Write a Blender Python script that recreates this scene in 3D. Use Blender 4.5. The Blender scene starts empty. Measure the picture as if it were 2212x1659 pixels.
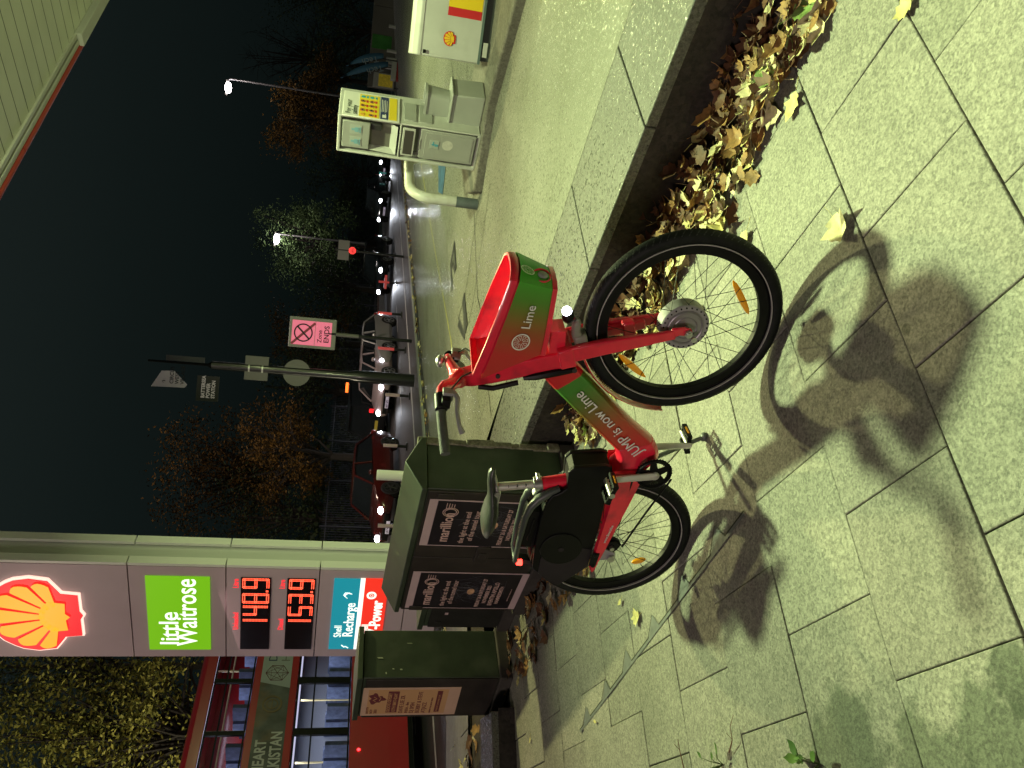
import bpy, math, random
from mathutils import Vector, Matrix
random.seed(7)
R = math.radians
SC = bpy.context.scene
COL = SC.collection

# ------------------------------------------------------------------ camera
PITCH, ROLL, H = R(12.6), R(4.5), 1.5
F, CU, CV = 1661.0, 829.5, 1106.0
fwd = Vector((0, math.cos(PITCH), -math.sin(PITCH)))
rt = Vector((1, 0, 0)); up = rt.cross(fwd)
RR = rt*math.cos(ROLL) + up*math.sin(ROLL)
UU = -rt*math.sin(ROLL) + up*math.cos(ROLL)
cam_d = bpy.data.cameras.new('camera'); cam = bpy.data.objects.new('camera', cam_d); COL.objects.link(cam)
m = Matrix.Identity(4)
for i in range(3):
    m[i][0] = -UU[i]; m[i][1] = RR[i]; m[i][2] = -fwd[i]
m[2][3] = H
cam.matrix_world = m
cam_d.sensor_width = 36; cam_d.lens = 36*F/2212; cam_d.clip_start = 0.05; cam_d.clip_end = 600
SC.camera = cam

# ------------------------------------------------------------------ world, exposure
w = bpy.data.worlds.new('World'); SC.world = w; w.use_nodes = True
nt = w.node_tree; nt.nodes.clear()
out = nt.nodes.new('ShaderNodeOutputWorld'); bg = nt.nodes.new('ShaderNodeBackground')
tc = nt.nodes.new('ShaderNodeTexCoord'); sx = nt.nodes.new('ShaderNodeSeparateXYZ'); cr = nt.nodes.new('ShaderNodeValToRGB')
nt.links.new(tc.outputs['Generated'], sx.inputs[0]); nt.links.new(sx.outputs[2], cr.inputs[0])
cr.color_ramp.elements[0].position = 0.0; cr.color_ramp.elements[0].color = (0.0018, 0.0032, 0.003, 1)
cr.color_ramp.elements[1].position = 0.75; cr.color_ramp.elements[1].color = (0.0175, 0.0250, 0.0232, 1)
e = cr.color_ramp.elements.new(0.25); e.color = (0.0055, 0.0088, 0.0082, 1)
nt.links.new(cr.outputs[0], bg.inputs[0]); bg.inputs[1].default_value = 1.0
nt.links.new(bg.outputs[0], out.inputs[0])
SC.view_settings.view_transform = 'Standard'; SC.view_settings.look = 'None'
SC.view_settings.exposure = 0.0; SC.view_settings.gamma = 1.0
SC.render.engine = 'CYCLES'
SC.cycles.use_denoising = True
SC.cycles.max_bounces = 6; SC.cycles.sample_clamp_indirect = 4.0

# ------------------------------------------------------------------ site axes
NW = Vector((.764, .645, 0)); DW = Vector((.645, -.764, 0))     # across / along the low wall
WR = Vector((-.855, .519, 0)); ER = Vector((.519, .855, 0))     # across / along the road
def site(n, t, z=0): return NW*n + DW*t + Vector((0, 0, z))
def road(wv, s, z=0): return WR*wv + ER*s + Vector((0, 0, z))
def ray(x, y):
    u = 1659-y; v = x
    return fwd + RR*((u-CU)/F) - UU*((v-CV)/F)
def gnd(x, y, z=0):
    d = ray(x, y); return Vector((0, 0, H)) + d*((z-H)/d.z)
def at(x, y, Y):
    d = ray(x, y); return Vector((0, 0, H)) + d*(Y/d.y)

# ------------------------------------------------------------------ lights (canopy luminaires, street lighting, added fills)
def light(name, kind, loc, power, color, size=.2, size_y=None, aim=None, spot=None, blend=.3, spread=180):
    l = bpy.data.lights.new(name, kind); l.energy = power; l.color = color
    o = bpy.data.objects.new(name, l); COL.objects.link(o); o.location = loc
    if kind == 'AREA':
        l.shape = 'RECTANGLE'; l.size = size; l.size_y = size_y or size; l.spread = R(spread)
    elif kind in ('POINT', 'SPOT'): l.shadow_soft_size = size
    if kind == 'SPOT': l.spot_size = R(spot or 60); l.spot_blend = blend
    if aim is not None:
        o.rotation_euler = (Vector(aim)-Vector(loc)).to_track_quat('-Z', 'Y').to_euler()
    return o
GREEN = (.86, 1.0, .45)
light('canopy_and_fill_lamp', 'AREA', (.62, 5.95, 5.48), 295, (.80, 1.0, .47), .32, .32, aim=(1.5, .9, 0), spread=90)
light('canopy_and_fill_lamp', 'AREA', site(7.0, -6.15, 5.48), 190, (1.0, .96, .42), .20, .20, aim=(-2.4, 3.8, 0), spread=120)
light('canopy_and_fill_lamp', 'AREA', site(4.3, -2.0, 5.48), 170, (.86, 1, .50), .25, .25, aim=site(9.5, -6.5, 0), spread=105)  # added flood, brightens the service unit, bollard, hoop and totem
for n_, t_, p_ in ((5.4, 1.2, 15), (11.5, -6.1, 190), (15.5, -6.1, 520), (6, 6.5, 55)):  # further unseen lamps, placed to light the forecourt and its kerb side
    light('canopy_and_fill_lamp', 'AREA', site(n_, t_, 5.48), p_, GREEN, .45, .45)
# soft fill added for unseen street lighting behind the photographer
light('street_and_fill_light', 'AREA', (-7.5, -7.0, 6.5), 520, (1.0, .80, .74), 1.6, 1.6, aim=(0, 3, 0))

light('street_and_fill_light', 'SPOT', road(11.3, 20, 11.8), 2600, (1, .78, .70), .3, aim=road(16.2, 25, -.6), spot=78, blend=.7)  # unseen spot added above the road to brighten the cars

# ------------------------------------------------------------------ materials
MATS = {}
def mat(name, col=(.5, .5, .5), rough=.6, metal=0, var=.0, vs=8.0, bump=0, bs=60.0, emis=0, ecol=None, alpha=1, coat=0, spec=.5, trans=0, dirt=None, ds=3.0, ior=1.45, scuff=None, scuff_s=22):
    if name in MATS: return MATS[name]
    M = bpy.data.materials.new(name); M.use_nodes = True; n = M.node_tree.nodes; L = M.node_tree.links
    b = n['Principled BSDF']; c4 = (*col, 1)
    b.inputs['Base Color'].default_value = c4; b.inputs['Roughness'].default_value = rough; b.inputs['Metallic'].default_value = metal
    b.inputs['Specular IOR Level'].default_value = spec
    if coat: b.inputs['Coat Weight'].default_value = coat; b.inputs['Coat Roughness'].default_value = .08
    if trans: b.inputs['Transmission Weight'].default_value = trans; b.inputs['IOR'].default_value = ior
    if alpha < 1: b.inputs['Alpha'].default_value = alpha
    if emis: b.inputs['Emission Color'].default_value = (*(ecol or col), 1); b.inputs['Emission Strength'].default_value = emis
    t = n.new('ShaderNodeTexCoord')
    if var or dirt:
        nz = n.new('ShaderNodeTexNoise'); nz.inputs['Scale'].default_value = vs; nz.inputs['Detail'].default_value = 5
        L.new(t.outputs['Object'], nz.inputs['Vector'])
        mx = n.new('ShaderNodeMix'); mx.data_type = 'RGBA'
        mx.inputs[6].default_value = tuple(c*(1-var) for c in col)+(1,); mx.inputs[7].default_value = tuple(min(1, c*(1+var)) for c in col)+(1,)
        mr = n.new('ShaderNodeMapRange'); mr.inputs[1].default_value = .3; mr.inputs[2].default_value = .7
        L.new(nz.outputs[0], mr.inputs[0]); L.new(mr.outputs[0], mx.inputs[0])
        last = mx.outputs[2]
        if dirt:
            n2 = n.new('ShaderNodeTexNoise'); n2.inputs['Scale'].default_value = ds; n2.inputs['Detail'].default_value = 8
            L.new(t.outputs['Object'], n2.inputs['Vector'])
            m2 = n.new('ShaderNodeMapRange'); m2.inputs[1].default_value = .52; m2.inputs[2].default_value = .72
            L.new(n2.outputs[0], m2.inputs[0])
            x2 = n.new('ShaderNodeMix'); x2.data_type = 'RGBA'; x2.inputs[7].default_value = (*dirt, 1)
            L.new(m2.outputs[0], x2.inputs[0]); L.new(last, x2.inputs[6]); last = x2.outputs[2]
        if scuff:
            mp = n.new('ShaderNodeMapping'); mp.inputs['Scale'].default_value = (1, 1, 3.5); L.new(t.outputs['Object'], mp.inputs[0])
            n4 = n.new('ShaderNodeTexNoise'); n4.inputs['Scale'].default_value = scuff_s; n4.inputs['Detail'].default_value = 9; n4.inputs['Roughness'].default_value = .7; L.new(mp.outputs[0], n4.inputs['Vector'])
            m4 = n.new('ShaderNodeMapRange'); m4.inputs[1].default_value = .655; m4.inputs[2].default_value = .70; L.new(n4.outputs[0], m4.inputs[0])
            x4 = n.new('ShaderNodeMix'); x4.data_type = 'RGBA'; x4.inputs[7].default_value = (*scuff, 1); L.new(m4.outputs[0], x4.inputs[0]); L.new(last, x4.inputs[6]); last = x4.outputs[2]
            rg = n.new('ShaderNodeMapRange'); rg.inputs[3].default_value = rough; rg.inputs[4].default_value = .85; L.new(m4.outputs[0], rg.inputs[0]); L.new(rg.outputs[0], b.inputs['Roughness'])
        L.new(last, b.inputs['Base Color'])
    if bump:
        n3 = n.new('ShaderNodeTexNoise'); n3.inputs['Scale'].default_value = bs; n3.inputs['Detail'].default_value = 6
        L.new(t.outputs['Object'], n3.inputs['Vector'])
        bp = n.new('ShaderNodeBump'); bp.inputs['Strength'].default_value = bump; bp.inputs['Distance'].default_value = .01
        L.new(n3.outputs[0], bp.inputs['Height']); L.new(bp.outputs[0], b.inputs['Normal'])
    MATS[name] = M
    return M

STAINS = [tuple(gnd(*p)[:2])+(r_,) for p, r_ in (((1835, 1640), .22), ((2010, 1660), .16), ((2160, 1600), .17), ((2205, 1480), .10))]
def stone(name, c1, c2, scale=180, rough=.75, patch=None, attr=False, pscale=1.2, spark=0, spots=0):
    """granular concrete / granite: speckle at two sizes, broad stains, optional per-slab tone"""
    M = bpy.data.materials.new(name); M.use_nodes = True; n = M.node_tree.nodes; L = M.node_tree.links
    b = n['Principled BSDF']; b.inputs['Roughness'].default_value = rough
    g = n.new('ShaderNodeNewGeometry')
    a = n.new('ShaderNodeTexNoise'); a.inputs['Scale'].default_value = scale; a.inputs['Detail'].default_value = 4; a.inputs['Roughness'].default_value = .7
    v = n.new('ShaderNodeTexVoronoi'); v.inputs['Scale'].default_value = scale*.75
    L.new(g.outputs['Position'], a.inputs['Vector']); L.new(g.outputs['Position'], v.inputs['Vector'])
    ad = n.new('ShaderNodeMath'); ad.operation = 'MULTIPLY_ADD'; ad.inputs[1].default_value = .22
    sp = n.new('ShaderNodeSeparateColor'); L.new(v.outputs['Color'], sp.inputs[0]); L.new(sp.outputs[0], ad.inputs[0]); L.new(a.outputs[0], ad.inputs[2])
    mr = n.new('ShaderNodeMapRange'); mr.inputs[1].default_value = .40; mr.inputs[2].default_value = .82; L.new(ad.outputs[0], mr.inputs[0])
    mx = n.new('ShaderNodeMix'); mx.data_type = 'RGBA'; mx.inputs[6].default_value = (*c1, 1); mx.inputs[7].default_value = (*c2, 1)
    L.new(mr.outputs[0], mx.inputs[0]); last = mx.outputs[2]
    p = n.new('ShaderNodeTexNoise'); p.inputs['Scale'].default_value = pscale; p.inputs['Detail'].default_value = 7; p.inputs['Roughness'].default_value = .62
    L.new(g.outputs['Position'], p.inputs['Vector'])
    pm = n.new('ShaderNodeMapRange'); pm.inputs[1].default_value = .42; pm.inputs[2].default_value = .70; L.new(p.outputs[0], pm.inputs[0])
    px = n.new('ShaderNodeMix'); px.data_type = 'RGBA'; px.blend_type = 'MULTIPLY'; px.inputs[7].default_value = (*(patch or (.72, .73, .70)), 1)
    L.new(pm.outputs[0], px.inputs[0]); L.new(last, px.inputs[6]); last = px.outputs[2]
    if spots:
        vg = n.new('ShaderNodeTexVoronoi'); vg.inputs['Scale'].default_value = spots; vg.inputs['Randomness'].default_value = 1; L.new(g.outputs['Position'], vg.inputs['Vector'])
        sg_ = n.new('ShaderNodeSeparateColor'); L.new(vg.outputs['Color'], sg_.inputs[0])
        th = n.new('ShaderNodeMath'); th.operation = 'MULTIPLY_ADD'; th.inputs[1].default_value = .16; th.inputs[2].default_value = -.06; L.new(sg_.outputs[0], th.inputs[0])
        ls = n.new('ShaderNodeMath'); ls.operation = 'LESS_THAN'; L.new(vg.outputs['Distance'], ls.inputs[0]); L.new(th.outputs[0], ls.inputs[1])
        xg = n.new('ShaderNodeMix'); xg.data_type = 'RGBA'; xg.blend_type = 'MULTIPLY'; xg.inputs[7].default_value = (.62, .63, .60, 1); L.new(ls.outputs[0], xg.inputs[0]); L.new(last, xg.inputs[6]); last = xg.outputs[2]
    if attr:
        for sx_, sy_, rad_ in STAINS:
            vd = n.new('ShaderNodeVectorMath'); vd.operation = 'DISTANCE'; vd.inputs[1].default_value = (sx_, sy_, 0); L.new(g.outputs['Position'], vd.inputs[0])
            ns = n.new('ShaderNodeTexNoise'); ns.inputs['Scale'].default_value = 9; ns.inputs['Detail'].default_value = 8; ns.inputs['Roughness'].default_value = .65; L.new(g.outputs['Position'], ns.inputs['Vector'])
            sm = n.new('ShaderNodeMath'); sm.operation = 'MULTIPLY_ADD'; sm.inputs[1].default_value = rad_*1.6; L.new(ns.outputs[0], sm.inputs[0]); L.new(vd.outputs['Value'], sm.inputs[2])
            mm = n.new('ShaderNodeMapRange'); mm.inputs[1].default_value = rad_*1.45; mm.inputs[2].default_value = rad_*1.75; mm.inputs[3].default_value = .85; mm.inputs[4].default_value = 0; L.new(sm.outputs[0], mm.inputs[0])
            xs = n.new('ShaderNodeMix'); xs.data_type = 'RGBA'; xs.blend_type = 'MULTIPLY'; xs.inputs[7].default_value = (.30, .37, .30, 1); L.new(mm.outputs[0], xs.inputs[0]); L.new(last, xs.inputs[6]); last = xs.outputs[2]
        at_ = n.new('ShaderNodeAttribute'); at_.attribute_name = 'tone'
        m3 = n.new('ShaderNodeMix'); m3.data_type = 'RGBA'; m3.blend_type = 'MULTIPLY'; m3.inputs[0].default_value = 1
        L.new(last, m3.inputs[6]); L.new(at_.outputs['Color'], m3.inputs[7]); last = m3.outputs[2]
    L.new(last, b.inputs['Base Color'])
    bp = n.new('ShaderNodeBump'); bp.inputs['Strength'].default_value = .55; bp.inputs['Distance'].default_value = .003
    L.new(ad.outputs[0], bp.inputs['Height']); L.new(bp.outputs[0], b.inputs['Normal'])
    if spark:
        rr = n.new('ShaderNodeMapRange'); rr.inputs[1].default_value = .75; rr.inputs[2].default_value = .85; rr.inputs[3].default_value = rough; rr.inputs[4].default_value = .2
        L.new(sp.outputs[1], rr.inputs[0]); L.new(rr.outputs[0], b.inputs['Roughness'])
    MATS[name] = M
    return M

# ------------------------------------------------------------------ mesh helpers
class MB:
    def __init__(s): s.v = []; s.f = []; s.mi = []; s.cur = 0; s.T = Matrix.Identity(4)
    def add(s, vs, fs):
        o = len(s.v); s.v += [tuple(s.T @ Vector(p)) for p in vs]
        for f in fs: s.f.append([i+o for i in f]); s.mi.append(s.cur)
        return s
    def box(s, c, d, rot=None):
        hx, hy, hz = d[0]/2, d[1]/2, d[2]/2
        vs = [Vector((x*hx, y*hy, z*hz)) for x in (-1, 1) for y in (-1, 1) for z in (-1, 1)]
        if rot: vs = [rot @ p for p in vs]
        vs = [p+Vector(c) for p in vs]
        return s.add(vs, [(0, 1, 3, 2), (4, 6, 7, 5), (0, 4, 5, 1), (2, 3, 7, 6), (0, 2, 6, 4), (1, 5, 7, 3)])
    def prism(s, poly, a, b, ax='y'):
        """poly of (p,q); ax y: p->x,q->z extruded in y; ax z: p->x,q->y; ax x: p->y,q->z"""
        def P(p, q, h):
            return {'y': (p, h, q), 'z': (p, q, h), 'x': (h, p, q)}[ax]
        n = len(poly)
        vs = [P(p, q, a) for p, q in poly]+[P(p, q, b) for p, q in poly]
        fs = [list(range(n)), list(range(2*n-1, n-1, -1))]+[(i, i+n, (i+1) % n+n, (i+1) % n) for i in range(n)]
        return s.add(vs, fs)
    def tube(s, pts, r, seg=10, closed=False, flat=1.0, cap=True):
        pts = [Vector(p) for p in pts]; n = len(pts)
        rs = r if isinstance(r, (list, tuple)) else [r]*n
        vs = []; prev = None
        for i, p in enumerate(pts):
            if closed: t = (pts[(i+1) % n]-pts[i-1]).normalized()
            else: t = (pts[min(i+1, n-1)]-pts[max(i-1, 0)]).normalized()
            if prev is None:
                a = Vector((0, 1, 0)) if abs(t.y) < .9 else Vector((1, 0, 0))
                u = (a - t*a.dot(t)).normalized()
            else: u = (prev - t*prev.dot(t)).normalized()
            prev = u; q = t.cross(u)
            for k in range(seg):
                th = 2*math.pi*k/seg
                vs.append(p+u*math.cos(th)*rs[i]*flat+q*math.sin(th)*rs[i])
        fs = []
        for i in range(n if closed else n-1):
            for k in range(seg):
                a = i*seg+k; b = i*seg+(k+1) % seg; j = ((i+1) % n)*seg
                fs.append((a, b, j+(k+1) % seg, j+k))
        if not closed and cap: fs += [list(range(seg-1, -1, -1)), list(range((n-1)*seg, n*seg))]
        return s.add(vs, fs)
    def cyl(s, a, b, r, seg=16, r2=None): return s.tube([a, b], [r, r if r2 is None else r2], seg)
    def ring(s, c, rmaj, rmin, axis='y', n=64, seg=10, flat=1.0):
        pts = []
        for k in range(n):
            th = 2*math.pi*k/n; x = math.cos(th)*rmaj; z = math.sin(th)*rmaj
            pts.append(Vector(c)+(Vector((x, 0, z)) if axis == 'y' else Vector((x, z, 0)) if axis == 'z' else Vector((0, x, z))))
        return s.tube(pts, rmin, seg, closed=True, flat=flat)
    def ringbox(s, c, r0, r1, hw, n=64):
        """rectangular-section ring in the xz plane"""
        vs = []
        for k in range(n):
            th = 2*math.pi*k/n
            for r_, y in ((r0, -hw), (r1, -hw), (r1, hw), (r0, hw)): vs.append((c[0]+math.cos(th)*r_, c[1]+y, c[2]+math.sin(th)*r_))
        fs = []
        for k in range(n):
            a = k*4; b = ((k+1) % n)*4
            for q in range(4): fs.append((a+q, a+(q+1) % 4, b+(q+1) % 4, b+q))
        return s.add(vs, fs)
    def sphere(s, c, r, n=12, mth=8, sc=(1, 1, 1)):
        vs = []; fs = []
        for i in range(mth+1):
            ph = math.pi*i/mth
            for k in range(n):
                th = 2*math.pi*k/n
                vs.append((c[0]+r*sc[0]*math.sin(ph)*math.cos(th), c[1]+r*sc[1]*math.sin(ph)*math.sin(th), c[2]+r*sc[2]*math.cos(ph)))
        for i in range(mth):
            for k in range(n): fs.append((i*n+k, (i+1)*n+k, (i+1)*n+(k+1) % n, i*n+(k+1) % n))
        return s.add(vs, fs)
    def loft(s, rings, cap0=True, cap1=True):
        n = len(rings[0]); vs = [p for r_ in rings for p in r_]; fs = []
        for i in range(len(rings)-1):
            for k in range(n): fs.append((i*n+k, i*n+(k+1) % n, (i+1)*n+(k+1) % n, (i+1)*n+k))
        if cap0: fs.append(list(range(n-1, -1, -1)))
        if cap1: fs.append(list(range((len(rings)-1)*n, len(rings)*n)))
        return s.add(vs, fs)
    def build(s, name, mats, parent=None, bevel=0, seg=2, smooth=True, **props):
        me = bpy.data.meshes.new(name); me.from_pydata(s.v, [], s.f)
        if not isinstance(mats, (list, tuple)): mats = [mats]
        for m_ in mats: me.materials.append(m_)
        if len(mats) > 1: me.polygons.foreach_set('material_index', s.mi)
        import bmesh
        bm = bmesh.new(); bm.from_mesh(me); bmesh.ops.remove_doubles(bm, verts=bm.verts, dist=1e-6)
        bmesh.ops.recalc_face_normals(bm, faces=bm.faces); bm.to_mesh(me); bm.free()
        if smooth:
            me.polygons.foreach_set('use_smooth', [True]*len(me.polygons)); me.set_sharp_from_angle(angle=R(35))
        o = bpy.data.objects.new(name, me); COL.objects.link(o)
        if parent: o.parent = parent
        if bevel:
            bv = o.modifiers.new('bevel', 'BEVEL'); bv.width = bevel; bv.segments = seg; bv.limit_method = 'ANGLE'; bv.angle_limit = R(40)
        for k, v in props.items(): o[k] = v
        return o

def tag(o, label, cat, group=None):
    o['label'] = label; o['category'] = cat
    if group: o['group'] = group
    return o
def thing(name, label, cat, loc=(0, 0, 0), rotz=0, group=None, rot=None):
    o = bpy.data.objects.new(name, None); COL.objects.link(o); o.location = loc
    o.rotation_euler = rot or (0, 0, rotz); o.empty_display_size = .1
    return tag(o, label, cat, group)
def struct(o): o['kind'] = 'structure'; return o
def copy_tree(o, parent=None):
    c = o.copy(); COL.objects.link(c)
    if parent: c.parent = parent
    for ch in list(o.children): copy_tree(ch, c)
    return c

def text(name, s, size, T, m_, parent, bold=0.0, ext=.001, align='LEFT', sx=1.0, spacing=1.0):
    """flat lettering; T maps text plane (x right, y up, z out) to the parent's frame"""
    cu = bpy.data.curves.new('t', 'FONT'); cu.body = s; cu.size = size; cu.extrude = ext; cu.offset = bold; cu.align_x = align; cu.resolution_u = 3; cu.space_character = spacing
    o = bpy.data.objects.new('t', cu); COL.objects.link(o)
    dg = bpy.context.evaluated_depsgraph_get(); dg.update()
    me = bpy.data.meshes.new_from_object(o.evaluated_get(dg)); bpy.data.objects.remove(o)
    for v in me.vertices: v.co.x *= sx
    me.transform(T); me.name = name; me.materials.clear(); me.materials.append(m_)
    q = bpy.data.objects.new(name, me); COL.objects.link(q); q.parent = parent
    return q
def frame(o, x, y):
    """matrix with origin o, text x axis x, text y axis y"""
    x = Vector(x).normalized(); y = Vector(y); y = (y-x*y.dot(x)).normalized(); z = x.cross(y)
    M_ = Matrix.Identity(4)
    for i in range(3): M_[i][0] = x[i]; M_[i][1] = y[i]; M_[i][2] = z[i]; M_[i][3] = o[i]
    return M_
#==SETTING==
# ------------------------------------------------------------------ ground levels
def zt(p):
    wv = p[0]*WR.x + p[1]*WR.y
    if wv < 3.5: return .34
    if wv < 10.35: return .34-.87*(wv-3.5)/6.85
    return -.65
def ter(x, y):
    """photo pixel -> the point where that sight line meets the raised forecourt or the road"""
    d = ray(x, y); t = 1.0
    while t < 300:
        p = Vector((0, 0, H)) + d*t
        if p.z < zt(p): return Vector((p.x, p.y, zt(p)))
        t *= 1.001
    return p

M_CON = stone('forecourt_concrete', (.155, .155, .128), (.235, .232, .198), 110, .85, (.70, .71, .66), pscale=.75, spark=1, spots=1.7)
M_GRA = stone('granite', (.040, .041, .037), (.135, .136, .12), 110, .6, (.85, .85, .83), spark=1)
M_SLAB = stone('slab_granite', (.125, .125, .104), (.385, .375, .315), 125, .72, (.66, .68, .66), attr=True, pscale=1.1, spots=3.2)
M_ASPH = stone('asphalt', (.030, .030, .032), (.085, .078, .078), 60, .58, (.8, .8, .8))
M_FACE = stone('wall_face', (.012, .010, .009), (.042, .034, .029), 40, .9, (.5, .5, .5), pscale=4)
M_PATH = stone('path_stone', (.13, .115, .12), (.22, .20, .21), 50, .8, (.7, .7, .7))  # purple cast of the street lighting put into the stone colour
M_JOINT = mat('joint_dirt', (.035, .037, .028), .95)
M_SOIL = mat('soil', (.035, .024, .015), .95, var=.4, vs=20, bump=.8, bs=30)
M_YEL = mat('line_yellow', (.32, .30, .09), .8, var=.35, vs=20)
M_IRON = mat('cast_iron', (.05, .052, .055), .55, metal=.4, var=.3, vs=40)

b = MB(); b.add([(-250, -120, -.80), (250, -120, -.80), (250, 400, -.80), (-250, 400, -.80)], [(0, 1, 2, 3)])
struct(b.build('ground', mat('verge', (.03, .035, .02), .95, var=.4, vs=.5), smooth=False))
def sheet(name, m_, w0, w1, s0, s1, z): 
    b = MB(); b.add([road(w0, s0, z), road(w1, s0, z), road(w1, s1, z), road(w0, s1, z)], [(0, 1, 2, 3)])
    return struct(b.build(name, m_, smooth=False))
sheet('road', M_ASPH, 10.45, 18.6, -60, 200, -.65)
sheet('far_yard', M_ASPH, -70, 10.45, 24.5, 120, -.652)
M_FPAV = stone('far_paving', (.10, .10, .10), (.19, .185, .18), 30, .8)
b = MB(); b.T = Matrix((( WR.x, ER.x, 0, 0), (WR.y, ER.y, 0, 0), (0, 0, 1, 0), (0, 0, 0, 1)))
b.box((20.2, 60, -.6), (3.2, 260, .14)); struct(b.build('pavement', M_FPAV))
# painted lines on the road
b = MB()
b.T = Matrix((( WR.x, ER.x, 0, 0), (WR.y, ER.y, 0, 0), (0, 0, 1, 0), (0, 0, 0, 1)))
for s_ in range(-20, 110, 6): b.add([(14.9, s_, -.646), (15.02, s_, -.646), (15.02, s_+2.4, -.646), (14.9, s_+2.4, -.646)], [(0, 1, 2, 3)])
b.add([(12.55, -40, -.646), (12.7, -40, -.646), (12.7, 140, -.646), (12.55, 140, -.646)], [(0, 1, 2, 3)])
struct(b.build('road_markings', mat('line_white', (.55, .55, .52), .7, var=.3, vs=6), smooth=False))

# forecourt slab, following the fall towards the road
b = MB(); ws = [-26, -12, -4, 0, 2, 3.5]+[3.5+6.85*k/12 for k in range(1, 13)]
def s_start(wv, n0=3.49):
    a_ = (n0+.318*wv)/.948; c_ = (7.6-.87*wv)/.49
    return a_ if wv < 4.6 else min(a_, max(c_, a_-(wv-4.6)*4))
prev = None
for wv in ws:
    z = .34 if wv < 3.5 else .34-.87*(wv-3.5)/6.85
    s0_, s1_ = s_start(wv), 24.6+max(0, wv)*6
    row = [road(wv, s0_+(s1_-s0_)*k/10, z) for k in range(11)]
    if prev:
        for k in range(10): b.add([prev[k], row[k], row[k+1], prev[k+1]], [(0, 1, 2, 3)])
    prev = row
struct(b.build('forecourt', M_CON, smooth=False))
# kerb between forecourt and road, and the drop at the far end of the forecourt
b = MB(); b.T = Matrix((( WR.x, ER.x, 0, 0), (WR.y, ER.y, 0, 0), (0, 0, 1, 0), (0, 0, 0, 1)))
for k in range(-24, 100): b.box((10.47, k*.92+.46, -.60), (.26, .912, .20))
struct(b.build('kerb', stone('kerb_stone', (.20, .22, .19), (.36, .38, .33), 50, .7), bevel=.012))
b = MB()
for wv in range(-26, 10, 2):
    z = .34 if wv < 3.5 else .34-.87*(wv-3.5)/6.85
    z2 = .34 if wv+2 < 3.5 else .34-.87*(wv+2-3.5)/6.85
    a_, c_ = road(wv, 24.6+max(0, wv)*6, 0), road(wv+2, 24.6+max(0, wv+2)*6, 0)
    b.add([(a_.x, a_.y, -.7), (c_.x, c_.y, -.7), (c_.x, c_.y, z2+.004), (a_.x, a_.y, z+.004)], [(0, 1, 2, 3)])
struct(b.build('forecourt_edge', M_FACE, smooth=False))

b = MB()
for k in range(60):
    b.add([road(wv_, -8+k*1.5+ds_, zt(road(wv_, 0))+.006) for wv_, ds_ in ((9.35+.12*math.sin(k*1.7), 0), (10.34, 0), (10.34, 1.5), (9.35+.12*math.sin((k+1)*1.7), 1.5))], [(0, 1, 2, 3)])
struct(b.build('gutter_strip', stone('damp_tarmac', (.018, .024, .02), (.05, .06, .048), 40, .8, (.6, .6, .6)), smooth=False))
# lower pavement: real slabs with open joints
b = MB(); tones = []
pt, pn = Vector((.835, .55, 0)).normalized(), Vector((-.55, .835, 0)).normalized()
rnd = random.Random(3)
MLf = Vector((-.49, .87, 0)).normalized()
for row in range(-16, 26):
    for k in range(-26, 24):
        t0 = .614 + .4715*k - (.2357 if row % 2 else 0); n0 = .975+.4425*row
        c = pt*(t0+.236)+pn*(n0+.221)
        if c.dot(NW) > 3.1 or c.dot(MLf) > 6.3 or c.length > 9.5 : continue
        g = .0013+rnd.random()*.0015; h = rnd.uniform(-.0022, .0012); tx, ty = rnd.uniform(-.002, .002), rnd.uniform(-.002, .002)
        if row % 5 == 0 : g += .0008
        P0 = [(t0+g, n0+g), (t0+.4715-g, n0+g), (t0+.4715-g, n0+.4425-g), (t0+g, n0+.4425-g)]
        e_ = .0025
        P1 = [(t0+g+e_, n0+g+e_), (t0+.4715-g-e_, n0+g+e_), (t0+.4715-g-e_, n0+.4425-g-e_), (t0+g+e_, n0+.4425-g-e_)]
        vs = [pt*a_+pn*c_+Vector((0, 0, -.03)) for a_, c_ in P0]+[pt*a_+pn*c_+Vector((0, 0, h-.0018+tx*sg[0]+ty*sg[1])) for (a_, c_), sg in zip(P0, ((-1, -1), (1, -1), (1, 1), (-1, 1)))]
        vs += [pt*a_+pn*c_+Vector((0, 0, h+tx*sg[0]+ty*sg[1])) for (a_, c_), sg in zip(P1, ((-1, -1), (1, -1), (1, 1), (-1, 1)))]
        b.add(vs, [(8, 9, 10, 11)]+[(i, (i+1) % 4, 4+(i+1) % 4, 4+i) for i in range(4)]+[(4+i, 4+(i+1) % 4, 8+(i+1) % 4, 8+i) for i in range(4)])
        tones.append(rnd.uniform(.82, 1.08) * (.9 if rnd.random() < .12 else 1))
o = b.build('paving_slabs', M_SLAB, smooth=False)
import bmesh
me = o.data
ca = me.color_attributes.new('tone', 'FLOAT_COLOR', 'CORNER')
vals = []
for p in me.polygons:
    c = p.center; a_ = c.dot(pt); r_ = c.dot(pn)
    row = math.floor((r_-.975)/.4425); kk = math.floor((a_-.614+(.2357 if row % 2 else 0))/.4715)
    rr = random.Random(row*1009+kk*37).uniform(.78, 1.08)
    vals += [rr, rr*random.Random(kk*7+row).uniform(.98, 1.01), rr*.99, 1]*p.loop_total
ca.data.foreach_set('color', vals)
struct(o)
b = MB(); P = [(-14, -10), (13, -10), (13, -9)]
wl = [NW*3.0+DW*16, NW*3.0+DW*-6.6]
poly = [(-14, -10), (22, -10), (wl[0].x, wl[0].y), (wl[1].x, wl[1].y), (-2.7, 5.75), (-14, -.6)]
b.add([(x, y, -.012) for x, y in poly], [list(range(len(poly)))])
struct(b.build('paving_bed', M_JOINT, smooth=False))

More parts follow.
